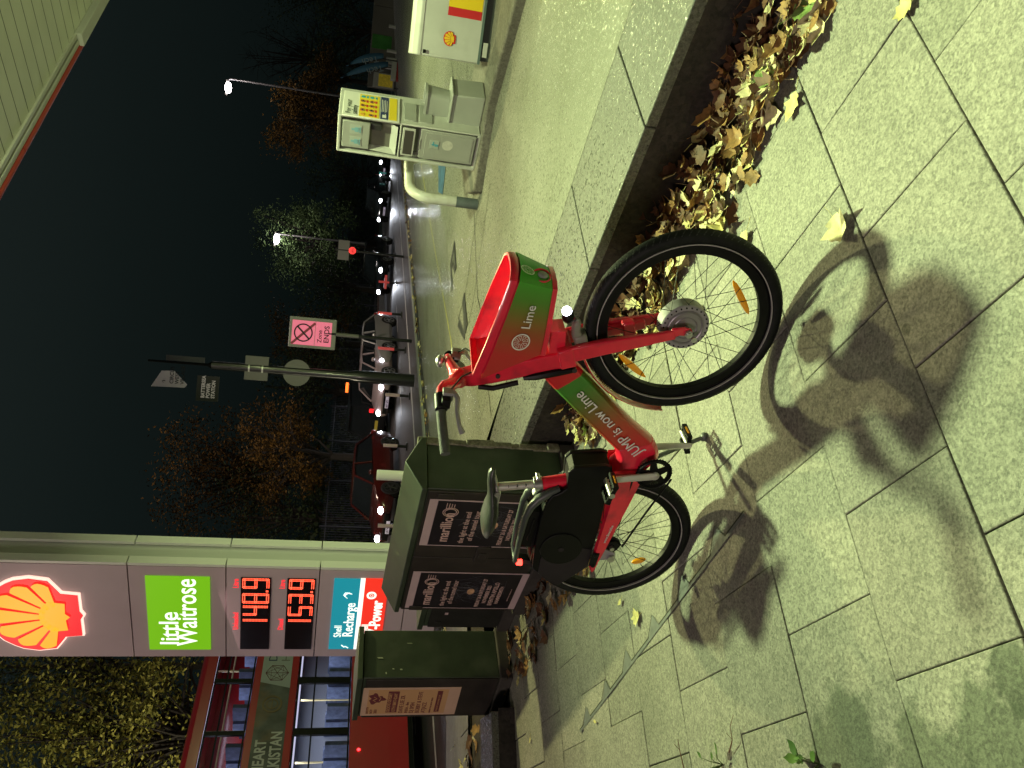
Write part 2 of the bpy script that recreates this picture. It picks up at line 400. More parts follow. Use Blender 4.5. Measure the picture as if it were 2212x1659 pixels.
# low wall: dark face and granite coping level with the forecourt
lw = thing('low_wall', 'low dark wall with speckled granite coping between the pavement and the forecourt', 'wall')
b = MB(); ts = [-6.4+.8*k for k in range(26)]
for i in range(len(ts)-1):
    a_, c_ = site(2.82, ts[i]), site(2.82, ts[i+1]); za, zc = zt(a_), zt(c_)
    b.add([(a_.x, a_.y, -.1), (c_.x, c_.y, -.1), (c_.x, c_.y, zc-.045), (a_.x, a_.y, za-.045)], [(0, 1, 2, 3)])
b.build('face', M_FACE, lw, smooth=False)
b = MB(); b.cur = 0
for i in range(len(ts)-1):
    g = .003
    t0, t1 = ts[i]+g, ts[i+1]-g; za, zc = zt(site(2.82, t0)), zt(site(2.82, t1))
    vs = [site(n_, t_, z_) for n_, t_, z_ in ((2.812, t0, za-.05), (2.812, t1, zc-.05), (3.49, t1, zc-.05), (3.49, t0, za-.05), (2.812, t0, za), (2.812, t1, zc), (3.49, t1, zc), (3.49, t0, za))]
    b.add(vs, [(0, 1, 5, 4), (1, 2, 6, 5), (2, 3, 7, 6), (3, 0, 4, 7), (4, 5, 6, 7)])
b.build('coping', M_GRA, lw, bevel=.006)
# left-hand wall beside the planting
lw2 = thing('low_wall', 'low wall with pale coping left of the green cabinets, holding a leaf-filled bed', 'wall')
dl = Vector((-.87, -.49, 0)).normalized()
def lft(mv, l, z): 
    p = Vector((-2.50, 5.72, 0))+dl*l+MLf*mv; return Vector((p.x, p.y, z))
def lz(mv, l): return max(-.55, min(.18, .18-.127*(mv)))
b = MB()
for k in range(12):
    l0, l1 = k*.9, k*.9+.894
    vs = [lft(m_, l_, z_) for m_, l_, z_ in ((0, l0, -.1), (0, l1, -.1), (.62, l1, -.1), (.62, l0, -.1), (0, l0, .18), (0, l1, .18), (.62, l1, .15), (.62, l0, .15))]
    b.add(vs, [(0, 1, 5, 4), (1, 2, 6, 5), (2, 3, 7, 6), (3, 0, 4, 7), (4, 5, 6, 7)])
b.build('coping', [M_GRA], lw2, bevel=.01)
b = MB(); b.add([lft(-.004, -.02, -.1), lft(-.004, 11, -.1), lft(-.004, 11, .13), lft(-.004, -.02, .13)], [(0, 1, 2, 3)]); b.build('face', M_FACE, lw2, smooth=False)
b = MB(); b.add([lft(.62, -1.5, .10), lft(.62, 11, .10), lft(1.5, 11, .05), lft(1.5, -2.5, .05)], [(0, 1, 2, 3)]); struct(b.build('soil', M_SOIL, smooth=False))
b = MB()
for j in range(4):
    for k in range(-3, 9):
        m0, m1 = 1.5+j*1.1, 1.5+(j+1)*1.1-.012
        z0, z1 = .06-.11*(m0-1.5), .06-.11*(m1-1.5); l0 = k*1.3+(.6 if j % 2 else 0)
        b.add([lft(m0, l0, z0+.03), lft(m0, l0+1.288, z0+.03), lft(m1, l0+1.288, z1+.03), lft(m1, l0, z1+.03)], [(0, 1, 2, 3)])
struct(b.build('path', M_PATH, smooth=False))

# thin things lying on the forecourt surface: joints, painted lines, drains
def strip(b, pts, wd, lift=.004, sub=10):
    P = []
    for i in range(len(pts)-1):
        for k in range(sub): 
            f = k/sub; P.append(ter(pts[i][0]*(1-f)+pts[i+1][0]*f, pts[i][1]*(1-f)+pts[i+1][1]*f))
    P.append(ter(*pts[-1]))
    for i in range(len(P)-1):
        d = (P[i+1]-P[i]); d.z = 0
        if d.length < 1e-4: continue
        s_ = Vector((-d.y, d.x, 0)).normalized()*wd/2; L_ = Vector((0, 0, lift))
        b.add([P[i]-s_+L_, P[i]+s_+L_, P[i+1]+s_+L_, P[i+1]-s_+L_], [(0, 1, 2, 3)])
b = MB()
for pts, wd in (([(1022, 395), (1032, 640), (1045, 700)], .012), ([(1085, 60), (1040, 400), (1005, 640), (990, 690)], .012),
                ([(1060, 395), (1023, 650), (1013, 700)], .010), ([(945, 660), (952, 860)], .01), ([(1040, 700), (1062, 900)], .01), ([(1010, 0), (1009, 170)], .01), ([(975, 130), (1000, 330)], .01)):
    strip(b, pts, wd)
struct(b.build('forecourt_joints', M_JOINT, smooth=False))
b = MB(); strip(b, [(905, 320), (932, 494), (975, 735)], .034, .005); strip(b, [(952, 560), (945, 760)], .025, .005); strip(b, [(975, 735), (982, 800)], .04, .005)
struct(b.build('forecourt_lines', M_YEL, smooth=False))
def drain(name, label, quad, bars):
    o = thing(name, label, 'drain', group='drains set in the forecourt')
    q = [ter(*p)+Vector((0, 0, .006)) for p in quad]
    b = MB(); b.add(q, [(0, 1, 2, 3)]); b.build('frame', M_IRON, o, smooth=False)
    b = MB(); n_ = 12
    for k in range(n_):
        f0, f1 = (k+.25)/n_, (k+.75)/n_
        a0, a1 = q[0].lerp(q[3], f0), q[0].lerp(q[3], f1); c0, c1 = q[1].lerp(q[2], f0), q[1].lerp(q[2], f1)
        z = Vector((0, 0, .004)); b.add([a0+z, c0+z, c1+z, a1+z], [(0, 1, 2, 3)])
    b.build('bars', mat('grate_bar', (.12, .125, .125), .5, metal=.5) if bars else M_IRON, o, smooth=False)
drain('manhole_cover', 'dark diamond-shaped cover in the concrete beyond the bike basket', [(983, 519), (974, 570), (977, 632), (987, 578)], 0)
drain('drain_grate', 'slatted drain grating half hidden behind the bike basket', [(1004, 631), (990, 705), (1004, 735), (1011, 700)], 1)
b = MB(); b.add([ter(*p)+Vector((0, 0, .006)) for p in ((948, 345), (948, 415), (957, 420), (965, 345))], [(0, 1, 2, 3)])
struct(b.build('blue_bay_marking', mat('bay_blue', (.035, .11, .22), .7, var=.4, vs=9), smooth=False))

# tapering steel trim with pointed tabs let into the pavement
tr = thing('paving_trim', 'thin steel strip with pointed tabs set in the paving behind the bike', 'paving trim')
S0, S1 = Vector((-1.962, 4.189, 0)), Vector((-.413, 2.585, 0)); sd = (S1-S0).normalized(); sn = Vector((sd.y, -sd.x, 0))*-1
if sn.y < 0: sn = -sn
M_TRIM = mat('trim_steel', (.15, .165, .16), .55, metal=.3, var=.2, vs=20)
def flat(b, pts, z): b.add([(p.x, p.y, z) for p in pts], [list(range(len(pts)))])
b = MB(); flat(b, [S0-sn*.004, S1-sn*.004, S1+sn*.010, S0+sn*.010], .0035); b.build('strip', M_TRIM, tr, smooth=False)
b = MB(); flat(b, [S0+sn*.010, S1+sn*.010, S1+sn*.018, S0+sn*.018], .0025); b.build('gap', M_JOINT, tr, smooth=False)
for tip in ((-1.785, 4.124), (-1.531, 3.862), (-1.28, 3.616), (-1.018, 3.331), (-.76, 3.06), (-.497, 2.803)):
    q = Vector((*tip, 0)); a_ = S0+sd*((q-S0).dot(sd)); h = (q-a_).length
    b = MB(); flat(b, [a_-sd*.10+sn*.008, a_+sd*.045+sn*.008, q], .0030); b.build('tab', M_TRIM, tr, smooth=False)
    b = MB(); flat(b, [a_-sd*.112+sn*.012, a_-sd*.10+sn*.012, q, q-sd*.009], .0034); b.build('tab_gap', M_JOINT, tr, smooth=False)
#==LEAVES==
# ------------------------------------------------------------------ leaves
def leaf_geo(b, p, sz, yaw, tilt, curl, rr, kind=0):
    """a lobed, curled leaf with a stalk"""
    n = 5 if kind == 0 else 3; outl = []
    lob = [(0, .16), (.35, .55), (.5, .38), (.62, .80), (.80, .52), (1.0, 1.0)]
    half = [(.05, -.02), (.34, .08), (.28, .20), (.50, .40), (.36, .50), (.34, .72), (.17, .78), (0, 1.0)] if kind == 0 else [(.03, 0), (.22, .18), (.30, .42), (.24, .66), (.10, .86), (0, 1)]
    half = [(x*rr.uniform(.8, 1.2), y+rr.uniform(-.03, .03)) for x, y in half[:-1]]+[(0, 1)]
    pts = half+[(-x*rr.uniform(.8, 1.15), y) for x, y in reversed(half[:-1])]
    Mx = Matrix.Translation(p) @ Matrix.Rotation(yaw, 4, 'Z') @ Matrix.Rotation(tilt, 4, 'X') @ Matrix.Rotation(rr.uniform(-.4, .4)*tilt, 4, 'Y')
    w1, w2 = rr.uniform(0, 6), rr.uniform(.04, .12)
    def Z(x, y): return curl*(x*x*1.6+(y-.45)**2*.9)+w2*math.sin(w1+9*y+4*x)*abs(x)*1.2
    spine = [(0, y) for y in (0, .25, .5, .75, 1)]
    vs = []; 
    for x, y in pts: vs.append(Mx @ Vector((x*sz, y*sz, Z(x, y)*sz)))
    for x, y in spine[1:4]: vs.append(Mx @ Vector((x*sz, y*sz, (Z(x, y)-.03)*sz)))
    N = len(pts); h = len(half)
    def near(y): return N+min(2, max(0, round((y-.25)/.25)))
    fs = []
    for i in range(N):
        j = (i+1) % N; a_, c_ = near(pts[i][1]), near(pts[j][1])
        fs.append((i, j, a_)); 
        if a_ != c_: fs.append((a_, j, c_))
    b.add(vs, fs)
    st = [Mx @ Vector((0, 0, Z(0, 0)*sz)), Mx @ Vector((.03*sz, -.25*sz, (Z(0, 0)+.02)*sz)), Mx @ Vector((.10*sz, -.5*sz, max(.01, curl*.3)*sz))]
    b.tube(st, .0011, 4)
def leafmat(name, c):
    M = mat(name, c, .7, var=.35, vs=35, bump=.3, bs=60)
    return M
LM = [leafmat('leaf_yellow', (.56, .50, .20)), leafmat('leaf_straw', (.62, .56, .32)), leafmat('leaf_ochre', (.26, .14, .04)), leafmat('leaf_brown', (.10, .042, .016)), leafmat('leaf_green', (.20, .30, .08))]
rl = random.Random(11)
b = MB()
for i in range(1700):
    t_ = rl.uniform(-3.6, 1.6); 
    dens = 1.0 if t_ < .7 else .8
    if rl.random() > dens: continue
    q = rl.random()**1.0
    wd_ = (.29+.06*math.sin(t_*3.1)+.05*math.sin(t_*7.3+1))*(1 if t_ > -2.6 else .6)
    n_ = 2.80-wd_*q
    hh = .13*(1-q)**1.1+.03+.03*math.sin(t_*5)*(1-q)
    z_ = rl.uniform(.01, max(.02, hh))
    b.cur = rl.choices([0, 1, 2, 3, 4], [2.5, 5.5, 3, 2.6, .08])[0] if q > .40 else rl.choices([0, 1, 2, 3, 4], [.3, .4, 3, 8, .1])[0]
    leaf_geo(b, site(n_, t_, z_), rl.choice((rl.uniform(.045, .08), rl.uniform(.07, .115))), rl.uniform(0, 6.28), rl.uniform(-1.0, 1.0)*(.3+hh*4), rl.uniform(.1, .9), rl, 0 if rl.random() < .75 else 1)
for i in range(260):      # leaves in the shade under the cabinets and in the bed
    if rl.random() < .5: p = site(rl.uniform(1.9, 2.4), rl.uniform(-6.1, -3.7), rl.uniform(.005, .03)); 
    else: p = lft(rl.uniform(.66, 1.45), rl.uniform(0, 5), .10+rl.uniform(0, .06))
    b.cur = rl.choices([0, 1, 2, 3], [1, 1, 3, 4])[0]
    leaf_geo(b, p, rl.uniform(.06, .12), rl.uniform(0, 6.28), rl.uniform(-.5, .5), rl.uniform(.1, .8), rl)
for i in range(330):
    q = road(rl.gauss(9.45, .22), rl.uniform(4, 40)); b.cur = rl.choices([0, 1, 2, 3], [4, 3, 2, 1])[0]
    leaf_geo(b, Vector((q.x, q.y, zt(q)+.03)), rl.uniform(.08, .15), rl.uniform(0, 6.28), rl.uniform(-.5, .5), rl.uniform(.1, .8), rl)
o = b.build('leaf_litter', LM); o['kind'] = 'stuff'; o['label'] = 'drift of dry fallen leaves along the foot of the wall'
LOOSE = [((1808, 470), .115, 0, 'crumpled tan leaf lying alone on the slab right of the wheel shadow', 2.2, 1.0),
         ((1790, 52), .10, 0, 'curled tan leaf near the top right corner of the paving', .3, 1.1),
         ((1724, 200), .105, 0, 'pale yellow leaf lying flat just off the leaf drift', 1.2, .4),
         ((1706, 118), .05, 1, 'small pale leaf close beside the drift at the far right', 2.0, .5),
         ((1974, 6), .07, 0, 'yellow leaf cut by the right edge of the photo', .3, .6),
         ((1618, 500), .115, 1, 'broad yellow leaf right of the front tyre', 1.0, .5),
         ((1513, 660), .05, 0, 'small split leaf seen through the front spokes', 2.0, .4),
         ((1384, 1330), .085, 0, 'lobed yellow leaf on the slabs left of the rear wheel', .5, .6),
         ((1345, 1295), .05, 1, 'small folded yellow leaf touching the rear wheel shadow edge', .9, .8),
         ((1290, 1560), .035, 1, 'tiny yellow leaf just right of the steel strip end', .2, .5),
         ((1148, 1592), .05, 1, 'bright yellow leaf near the left wall on the lit slabs', 1.4, .6),
         ((1108, 1600), .06, 1, 'yellow leaf standing against the foot of the left wall', .2, .9),
         ((1290, 1018), .05, 1, 'small pale leaf behind the bottom bracket of the bike', .3, .5)]
for (px, s_, k_, lab, yaw, cl) in LOOSE:
    b = MB(); g_ = gnd(*px, .004); b.cur = 0
    r2 = random.Random(int(px[0])); leaf_geo(b, Vector((0, 0, .006)), s_, yaw, .06, cl*.5, r2, k_)
    o = b.build('leaf', LM[0] if 'yellow' in lab else LM[1]); o.location = g_; tag(o, lab, 'leaf', 'single fallen leaves on the paving')
#==BIKE==
# ------------------------------------------------------------------ the bicycle (x forward, y away from the camera, z up)
M_RED = mat('bike_red', (.76, .013, .046), .32, coat=.5, var=.10, vs=14, dirt=(.42, .012, .035), ds=9, scuff=(.36, .16, .15), scuff_s=26)
M_RUB = mat('tyre_rubber', (.0065, .0075, .0075), .55, var=.4, vs=30, bump=.2, bs=90, spec=.2)
M_BLK = mat('black_plastic', (.0045, .0048, .005), .42, var=.4, vs=12, bump=.06, bs=300, spec=.18)
M_BLK2 = mat('black_plastic_matt', (.016, .0125, .016), .6, var=.25, vs=9, spec=.3)
M_SIL = mat('brushed_aluminium', (.50, .50, .48), .34, metal=.85, var=.15, vs=30)
M_SILP = mat('grey_cast', (.30, .29, .30), .5, metal=.2, var=.15, vs=25)
M_STR = mat('reflective_stripe', (.40, .38, .38), .4)
M_AMB = mat('amber_reflector', (.85, .36, .01), .18, coat=.8, emis=.05, ecol=(1, .4, 0))
M_WHT = mat('white_print', (.80, .78, .74), .5)
M_DGR = mat('grey_green_cover', (.05, .06, .055), .42, var=.25, vs=10)
bk = thing('bicycle', 'red hire bike with green fade on its front basket, parked on the paving', 'bicycle', (-.701, 3.104, .001), rot=(R(-3), 0, R(-33.86)))
FX, FZ, RX, RZ = 1.141, .355, .095, .345
def wheel(px, pz, front):
    w_ = thing_part('wheel', (px, 0, pz))
    b = MB(); b.ring((0, 0, 0), .3235, .0265, n=96, seg=14, flat=1.0); b.build('tyre', M_RUB, w_)
    # herringbone tread blocks along the shoulders
    b = MB()
    for k in range(88):
        th = 2*math.pi*k/88
        for sgn in (-1, 1):
            for (a0, y0), (a1, y1) in ((( 0, .003), (.035, .018)), ((.02, .010), (.05, .023))):
                P0 = []; 
                for a_, y in ((a0, y0), (a0+.012, y0), (a1+.012, y1), (a1, y1)):
                    rr_ = .3235+math.sqrt(max(0, .0272**2-y*y)); P0.append((math.cos(th+a_)*rr_, y*sgn, math.sin(th+a_)*rr_))
                b.add(P0, [(0, 1, 2, 3)])
    b.build('tread', mat('tread', (.016, .018, .017), .6), w_, smooth=False)
    b = MB(); b.ringbox((0, 0, 0), .3035, .3065, .0245, 96); b.build('reflective_band', M_STR, w_)
    b = MB(); b.ringbox((0, 0, 0), .266, .300, .014, 96); b.build('rim', M_BLK, w_, bevel=.003)
    b = MB(); hr, hy = (.088, .030) if front else (.028, .030)
    for k in range(36):
        side = 1 if k % 2 else -1; cross = 1 if (k//2) % 2 else -1
        th = 2*math.pi*k/36; thh = th+cross*(.55 if front else 1.1)
        b.tube([(math.cos(thh)*hr, side*hy, math.sin(thh)*hr), (math.cos(th)*.268, side*.003, math.sin(th)*.268)], .00125, 5)
    b.build('spokes', mat('black_spoke', (.006, .006, .006), .5, spec=.3), w_)
    b = MB()
    if front:
        b.cyl((0, -.030, 0), (0, .030, 0), .086, 40); b.build('hub', M_SILP, w_, bevel=.006)
        b = MB(); b.cyl((0, -.034, 0), (0, -.029, 0), .066, 36); b.ring((0, -.034, 0), .060, .004, n=40, seg=6)
        b.ring((0, -.0335, 0), .040, .003, n=40, seg=6); b.build('hub_plate', mat('hub_plate', (.27, .255, .27), .4, metal=.5), w_)
        b = MB()
        for k in range(26):
            th = 2*math.pi*k/26; b.cyl((math.cos(th)*.077, -.0335, math.sin(th)*.077), (math.cos(th)*.077, -.029, math.sin(th)*.077), .003, 6)
        b.build('bolts', M_BLK, w_)
    else:
        b.cyl((0, -.05, 0), (0, .05, 0), .021, 18); b.cyl((0, -.033, 0), (0, -.028, 0), .031, 20); b.cyl((0, .028, 0), (0, .033, 0), .031, 20); b.build('hub', M_SILP, w_)
        b = MB(); b.cyl((0, -.045, 0), (0, -.036, 0), .040, 24); b.cyl((0, -.058, 0), (0, -.046, 0), .030, 24); b.build('sprocket', M_BLK, w_)
    return w_
def thing_part(name, loc):
    o = bpy.data.objects.new(name, None); COL.objects.link(o); o.location = loc; o.parent = bk; o.empty_display_size = .1; return o
def reflector(w_, cx, cz, ang, L_=.10):
    b = MB(); rings = []
    for k in range(9):
        f = -1+k/4; s_ = math.sqrt(max(.02, 1-f*f)); rings.append([(f*L_/2, y*.006*s_, z*.0145*s_) for y, z in ((-1, -.8), (-1.3, 0), (-1, .8), (1, .8), (1, -.8))])
    b.loft(rings); o = b.build('reflector', M_AMB, w_, smooth=False); o.location = (cx, 0, cz); o.rotation_euler = (0, -ang, 0)
fw = wheel(FX, FZ, True); rw = wheel(RX, RZ, False)
reflector(fw, 1.268-FX, .184-FZ, math.atan2(.106, .122), .155); reflector(fw, .947-FX, .485-FZ, math.atan2(.127, .084), .15)
reflector(rw, -.032-RX, .176-RZ, math.atan2(-.06, .03), .065)

def plate2(b, poly_l, y0, y1): b.prism(poly_l, y0, y1, 'y')
# fork and head tube
b = MB()
for sgn in (-1, 1):
    y = sgn*.062
    rings = []
    for (x, z, wd, th) in ((1.000, .735, .060, .020), (1.045, .63, .056, .026), (1.080, .53, .048, .024), (1.108, .45, .038, .020), (1.128, .395, .036, .016)):
        dx, dz = .93*wd/2, .36*wd/2
        rings.append([(x-dx, y-th/2, z-dz), (x+dx, y-th/2, z+dz), (x+dx, y+th/2, z+dz), (x-dx, y+th/2, z-dz)])
    b.loft(rings)
    b.prism([(1.108, .405), (1.148, .415), (1.160, .372), (1.157, .345), (1.140, .335), (1.128, .348), (1.126, .38)], y-.006, y+.006, 'y')
    b.cyl((1.108, y-sgn*.0, .425), (1.108, y-sgn*.02, .425), .012, 10)
b.box((.985, 0, .745), (.075, .15, .055), Matrix.Rotation(R(-23), 3, 'Y'))
b.build('fork', M_RED, bk, bevel=.006, seg=3)
b = MB(); b.cyl((FX, -.085, FZ), (FX, .085, FZ), .008, 12); b.cyl((FX, -.080, FZ), (FX, -.069, FZ), .014, 6); b.cyl((FX, .07, FZ), (FX, .08, FZ), .014, 6)
b.cyl((1.122, -.078, .330), (1.122, -.069, .330), .010, 10); b.build('axle_nut', M_SIL, bk)
# inner fork strut with caliper seen through the wheel
b = MB(); b.box((1.065, .040, .565), (.035, .028, .20), Matrix.Rotation(R(-22), 3, 'Y')); b.box((1.083, .030, .53), (.055, .03, .045), Matrix.Rotation(R(-22), 3, 'Y'))
b.build('lock_bracket', M_RED, bk, bevel=.006)
# head tube
b = MB(); rings = []
for x, z, wd, th in ((.818, 1.085, .050, .05), (.826, 1.055, .060, .055), (.855, .985, .068, .060), (.892, .895, .070, .062), (.930, .80, .074, .066), (.958, .725, .080, .070)):
    dx, dz = .93*wd/2, .36*wd/2
    rings.append([(x-dx, -th/2, z-dz), (x-dx*.3, -th/2*1.1, z-dz*.3), (x+dx, -th/2, z+dz), (x+dx, th/2, z+dz), (x-dx*.3, th/2*1.1, z-dz*.3), (x-dx, th/2, z-dz)])
b.loft(rings); ht = b.build('head_tube', M_RED, bk, bevel=.008, seg=3)
b = MB(); b.cyl((.862, -.040, .962), (.862, -.030, .962), .008, 10); b.cyl((.925, -.046, .70), (.925, -.03, .70), .009, 10); b.build('bolts', mat('dark_bolt', (.03, .02, .02), .5), ht)
# cable guards on the rear of the head tube
b = MB(); b.tube([(.800, -.02, 1.02), (.806, -.03, .97), (.842, -.03, .885)], .010, 8); b.tube([(.862, -.03, .87), (.878, -.035, .83), (.905, -.035, .76), (.925, -.035, .695)], [.008, .014, .015, .010], 8)
b.build('cable_cover', M_BLK, bk)
# handlebar
b = MB(); 
bar = [(.812, -y_, z_) if 0 else None for y_, z_ in ()]
def hbx(p):
    x, y, z = p; f = max(0, y)/.33
    return (x-.10*f, y, z-.085*f)
for sgn in (-1, 1):
    b.tube([hbx(p_) for p_ in [(.822, 0, 1.085), (.815, sgn*.022, 1.105), (.822, sgn*.055, 1.118), (.845, sgn*.10, 1.150), (.852, sgn*.135, 1.162), (.838, sgn*.165, 1.163)]], [.030, .028, .022, .016, .0135, .0135], 12)
b.sphere((.815, 0, 1.085), .036, sc=(1, 1.1, .8))
hb = b.build('handlebar', M_RED, bk)
M_GRIP = mat('rubber_grip', (.075, .08, .075), .75, var=.2, vs=40, bump=.4, bs=250)
for sgn in (-1, 1):
    b = MB(); b.tube([hbx(p_) for p_ in [(.838, sgn*.165, 1.163), (.80, sgn*.245, 1.153), (.745, sgn*.345, 1.135)]], .0165, 14); b.build('grip', M_GRIP, hb)
    b = MB(); b.tube([hbx(p_) for p_ in [(.848, sgn*.16, 1.163), (.822, sgn*.215, 1.157)]], .022, 14); b.box(hbx((.845, sgn*.19, 1.145)), (.035, .05, .03)); b.build('control_collar', M_BLK, hb, bevel=.004)
    b = MB(); b.tube([hbx(p_) for p_ in [(.856, sgn*.165, 1.150), (.868, sgn*.175, 1.120), (.862, sgn*.195, 1.108), (.838, sgn*.235, 1.108), (.812, sgn*.275, 1.098), (.796, sgn*.295, 1.085)]], [.013, .011, .009, .0075, .008, .0115], 8)
    b.box(hbx((.858, sgn*.172, 1.140)), (.034, .034, .036)); b.build('brake_lever', M_SILP, hb, bevel=.003)
b = MB(); b.sphere((.80, .12, 1.155), .024, sc=(1, 1, .7)); b.build('bell', M_SIL, hb)
b = MB(); b.tube([(.862, -.17, 1.14), (.905, -.13, 1.10), (.90, -.05, 1.03), (.87, -.035, 1.0)], .003, 6); b.tube([(.81, .17, 1.095), (.86, .13, 1.07), (.875, .05, 1.02), (.87, .035, 1.0)], .003, 6); b.build('brake_cable', M_BLK, hb)

# basket
def bring(x0, x1, wr, wf, z0, z1, inset=0.0):
    xs = [(x0, wr), (x0+(x1-x0)*.30, wr*1.06), (x0+(x1-x0)*.62, wr*1.02), (x0+(x1-x0)*.82, (wr+wf)/2*.98), (x0+(x1-x0)*.93, wf*.98), (x0+(x1-x0)*.985, wf*.62), (x1, 0)]
    pts = []
    for x, y in xs: pts.append((x, -y, z0+(z1-z0)*(x-x0)/(x1-x0)))
    for x, y in reversed(xs[:-1]): pts.append((x, y, z0+(z1-z0)*(x-x0)/(x1-x0)))
    c = Vector(((x0+x1)/2, 0, 0))
    o_ = []
    for x, y, z in pts:
        v = Vector((x-c.x, y, 0)); l_ = v.length; v *= (l_-inset)/l_; o_.append((c.x+v.x, v.y, z))
    return o_
top = bring(.905, 1.292, .118, .104, 1.052, .985); topn = bring(.901, 1.296, .122, .108, 1.032, .966)
bot = bring(1.005, 1.262, .088, .084, .838, .850)
def mixr(a, c, f): return [tuple(p[i]*(1-f)+q[i]*f for i in range(3)) for p, q in zip(a, c)]
M_DECAL = bpy.data.materials.new('basket_decal'); M_DECAL.use_nodes = True
n_, L_ = M_DECAL.node_tree.nodes, M_DECAL.node_tree.links; bs_ = n_['Principled BSDF']; bs_.inputs['Roughness'].default_value = .42
t_ = n_.new('ShaderNodeTexCoord'); s_ = n_.new('ShaderNodeSeparateXYZ'); r_ = n_.new('ShaderNodeValToRGB'); L_.new(t_.outputs['Object'], s_.inputs[0])
q_ = n_.new('ShaderNodeNewGeometry')
mx_ = n_.new('ShaderNodeMath'); mx_.operation = 'MULTIPLY_ADD'; mx_.inputs[1].default_value = 2.3; mx_.inputs[2].default_value = -2.17
z_ = n_.new('ShaderNodeMath'); z_.operation = 'MULTIPLY_ADD'; z_.inputs[1].default_value = -.35; L_.new(s_.outputs[2], z_.inputs[0]); z_.inputs[2].default_value = .33
a_ = n_.new('ShaderNodeMath'); a_.operation = 'ADD'; L_.new(s_.outputs[0], mx_.inputs[0]); L_.new(mx_.outputs[0], a_.inputs[0]); L_.new(z_.outputs[0], a_.inputs[1]); L_.new(a_.outputs[0], r_.inputs[0])
cr = r_.color_ramp; cr.elements[0].position = .12; cr.elements[0].color = (.50, .018, .02, 1); cr.elements[1].position = .80; cr.elements[1].color = (.045, .36, .02, 1)
for p_, c_ in ((.34, (.30, .075, .02, 1)), (.48, (.17, .15, .02, 1)), (.60, (.075, .23, .018, 1))): e = cr.elements.new(p_); e.color = c_
L_.new(r_.outputs[0], bs_.inputs['Base Color'])
bsk = thing_part('basket', (0, 0, 0))
b = MB(); b.loft([mixr(bot, topn, .03), topn], cap0=True, cap1=False)
ins = [(x*.97+1.12*.03, y*.94, z) for x, y, z in top]; inb = [(x*.97+1.14*.03, y*.93, z+.012) for x, y, z in bot]
b.build('shell', M_DECAL, bsk, smooth=True)
b = MB(); b.loft([inb, ins], cap0=True, cap1=False); b.build('liner', M_RED, bsk)
b = MB(); b.tube([Vector(p) for p in topn[:]], .0, 4, closed=True) if 0 else None
rings = []
for k, (ox, oz) in enumerate(((1.012, -.014), (1.02, .004), (1.0, .012), (.955, .012), (.94, .0), (.95, -.03))):
    rings.append([((x-1.105)*ox+1.105, y*ox*(1.0), z+oz) for x, y, z in top])
b = MB(); b.loft(rings, cap0=False, cap1=False); b.build('rim', M_RED, bsk)
b = MB(); bt = [(x, y*1.01, z-.004) for x, y, z in bot]; b.loft([[((x-1.15)*1.03+1.15, y*1.04, z-.010) for x, y, z in bot], [((x-1.15)*1.035+1.15, y*1.05, z+.006) for x, y, z in bot]]); b.build('base', M_RED, bsk)
# front reflector sunk in the nose of the basket
b = MB(); b.sphere((1.276, -.050, .890), .028, sc=(.30, .75, .62)); b.build('reflector', M_SILP, bsk)
b = MB(); b.ring((0, 0, 0), .034, .004, axis='x', n=24, seg=6); o = b.build('reflector_rim', M_RED, bsk); o.location = (1.272, -.048, .893); o.scale = (1, .8, .85); o.rotation_euler = (0, 0, R(-20))
# lettering and citrus-wheel emblem on the near side
def emblem(parent, T, r_, m_):
    b = MB()
    n = 40
    def arc(r0, r1, a0, a1, k):
        vs = []
        for i in range(k+1):
            th = a0+(a1-a0)*i/k; vs += [(math.cos(th)*r0, math.sin(th)*r0, 0), (math.cos(th)*r1, math.sin(th)*r1, 0)]
        b.add(vs, [(2*i, 2*i+1, 2*i+3, 2*i+2) for i in range(k)])
    b.T = T
    arc(r_*.86, r_, 0, 2*math.pi, n)
    for k in range(8):
        a0 = 2*math.pi*k/8+.13; a1 = 2*math.pi*(k+1)/8-.13
        r0, r1 = r_*.12, r_*.76
        # outline of a wedge segment
        P = [(math.cos((a0+a1)/2)*r_*.16, math.sin((a0+a1)/2)*r_*.16), (math.cos(a0)*r1, math.sin(a0)*r1), (math.cos((a0+a1)/2)*r1*1.03, math.sin((a0+a1)/2)*r1*1.03), (math.cos(a1)*r1, math.sin(a1)*r1)]
        c = (sum(p[0] for p in P)/4, sum(p[1] for p in P)/4); Q = [(c[0]+(p[0]-c[0])*.72, c[1]+(p[1]-c[1])*.72) for p in P]
        b.add([(*p, 0) for p in P]+[(*p, 0) for p in Q], [(i, (i+1) % 4, 4+(i+1) % 4, 4+i) for i in range(4)])
    return b.build('emblem', m_, parent, smooth=False)
A, B_ = Vector(topn[0]), Vector(topn[2]); a_, b_ = Vector(bot[0]), Vector(bot[2])
nx = (Vector(topn[2])-Vector(topn[1])).normalized(); mid_t = (Vector(topn[1])+Vector(topn[2]))/2; mid_b = (Vector(bot[1])+Vector(bot[2]))/2
def wallpt(f, h):   # f along the near side 0..1 (rear..front), h up 0..1
    def lerp(L_):
        i = min(5, int(f*6)); g = f*6-i; return Vector(L_[i]).lerp(Vector(L_[i+1]), g)
    return lerp(bot).lerp(lerp(topn), h)
def wallframe(f, h, lift=.0025):
    p = wallpt(f, h); x = (wallpt(min(1, f+.03), h)-wallpt(f-.03, h)); y = wallpt(f, h+.05)-wallpt(f, h-.05)
    T = frame(p, x, y); z = Vector((T[0][2], T[1][2], T[2][2])); p = p+z*lift
    return frame(p, x, y)
emblem(bsk, wallframe(.175, .50, .004), .032, M_WHT)
text('lettering', 'Lime', .045, wallframe(.245, .40, .0045), M_WHT, bsk, bold=.0)
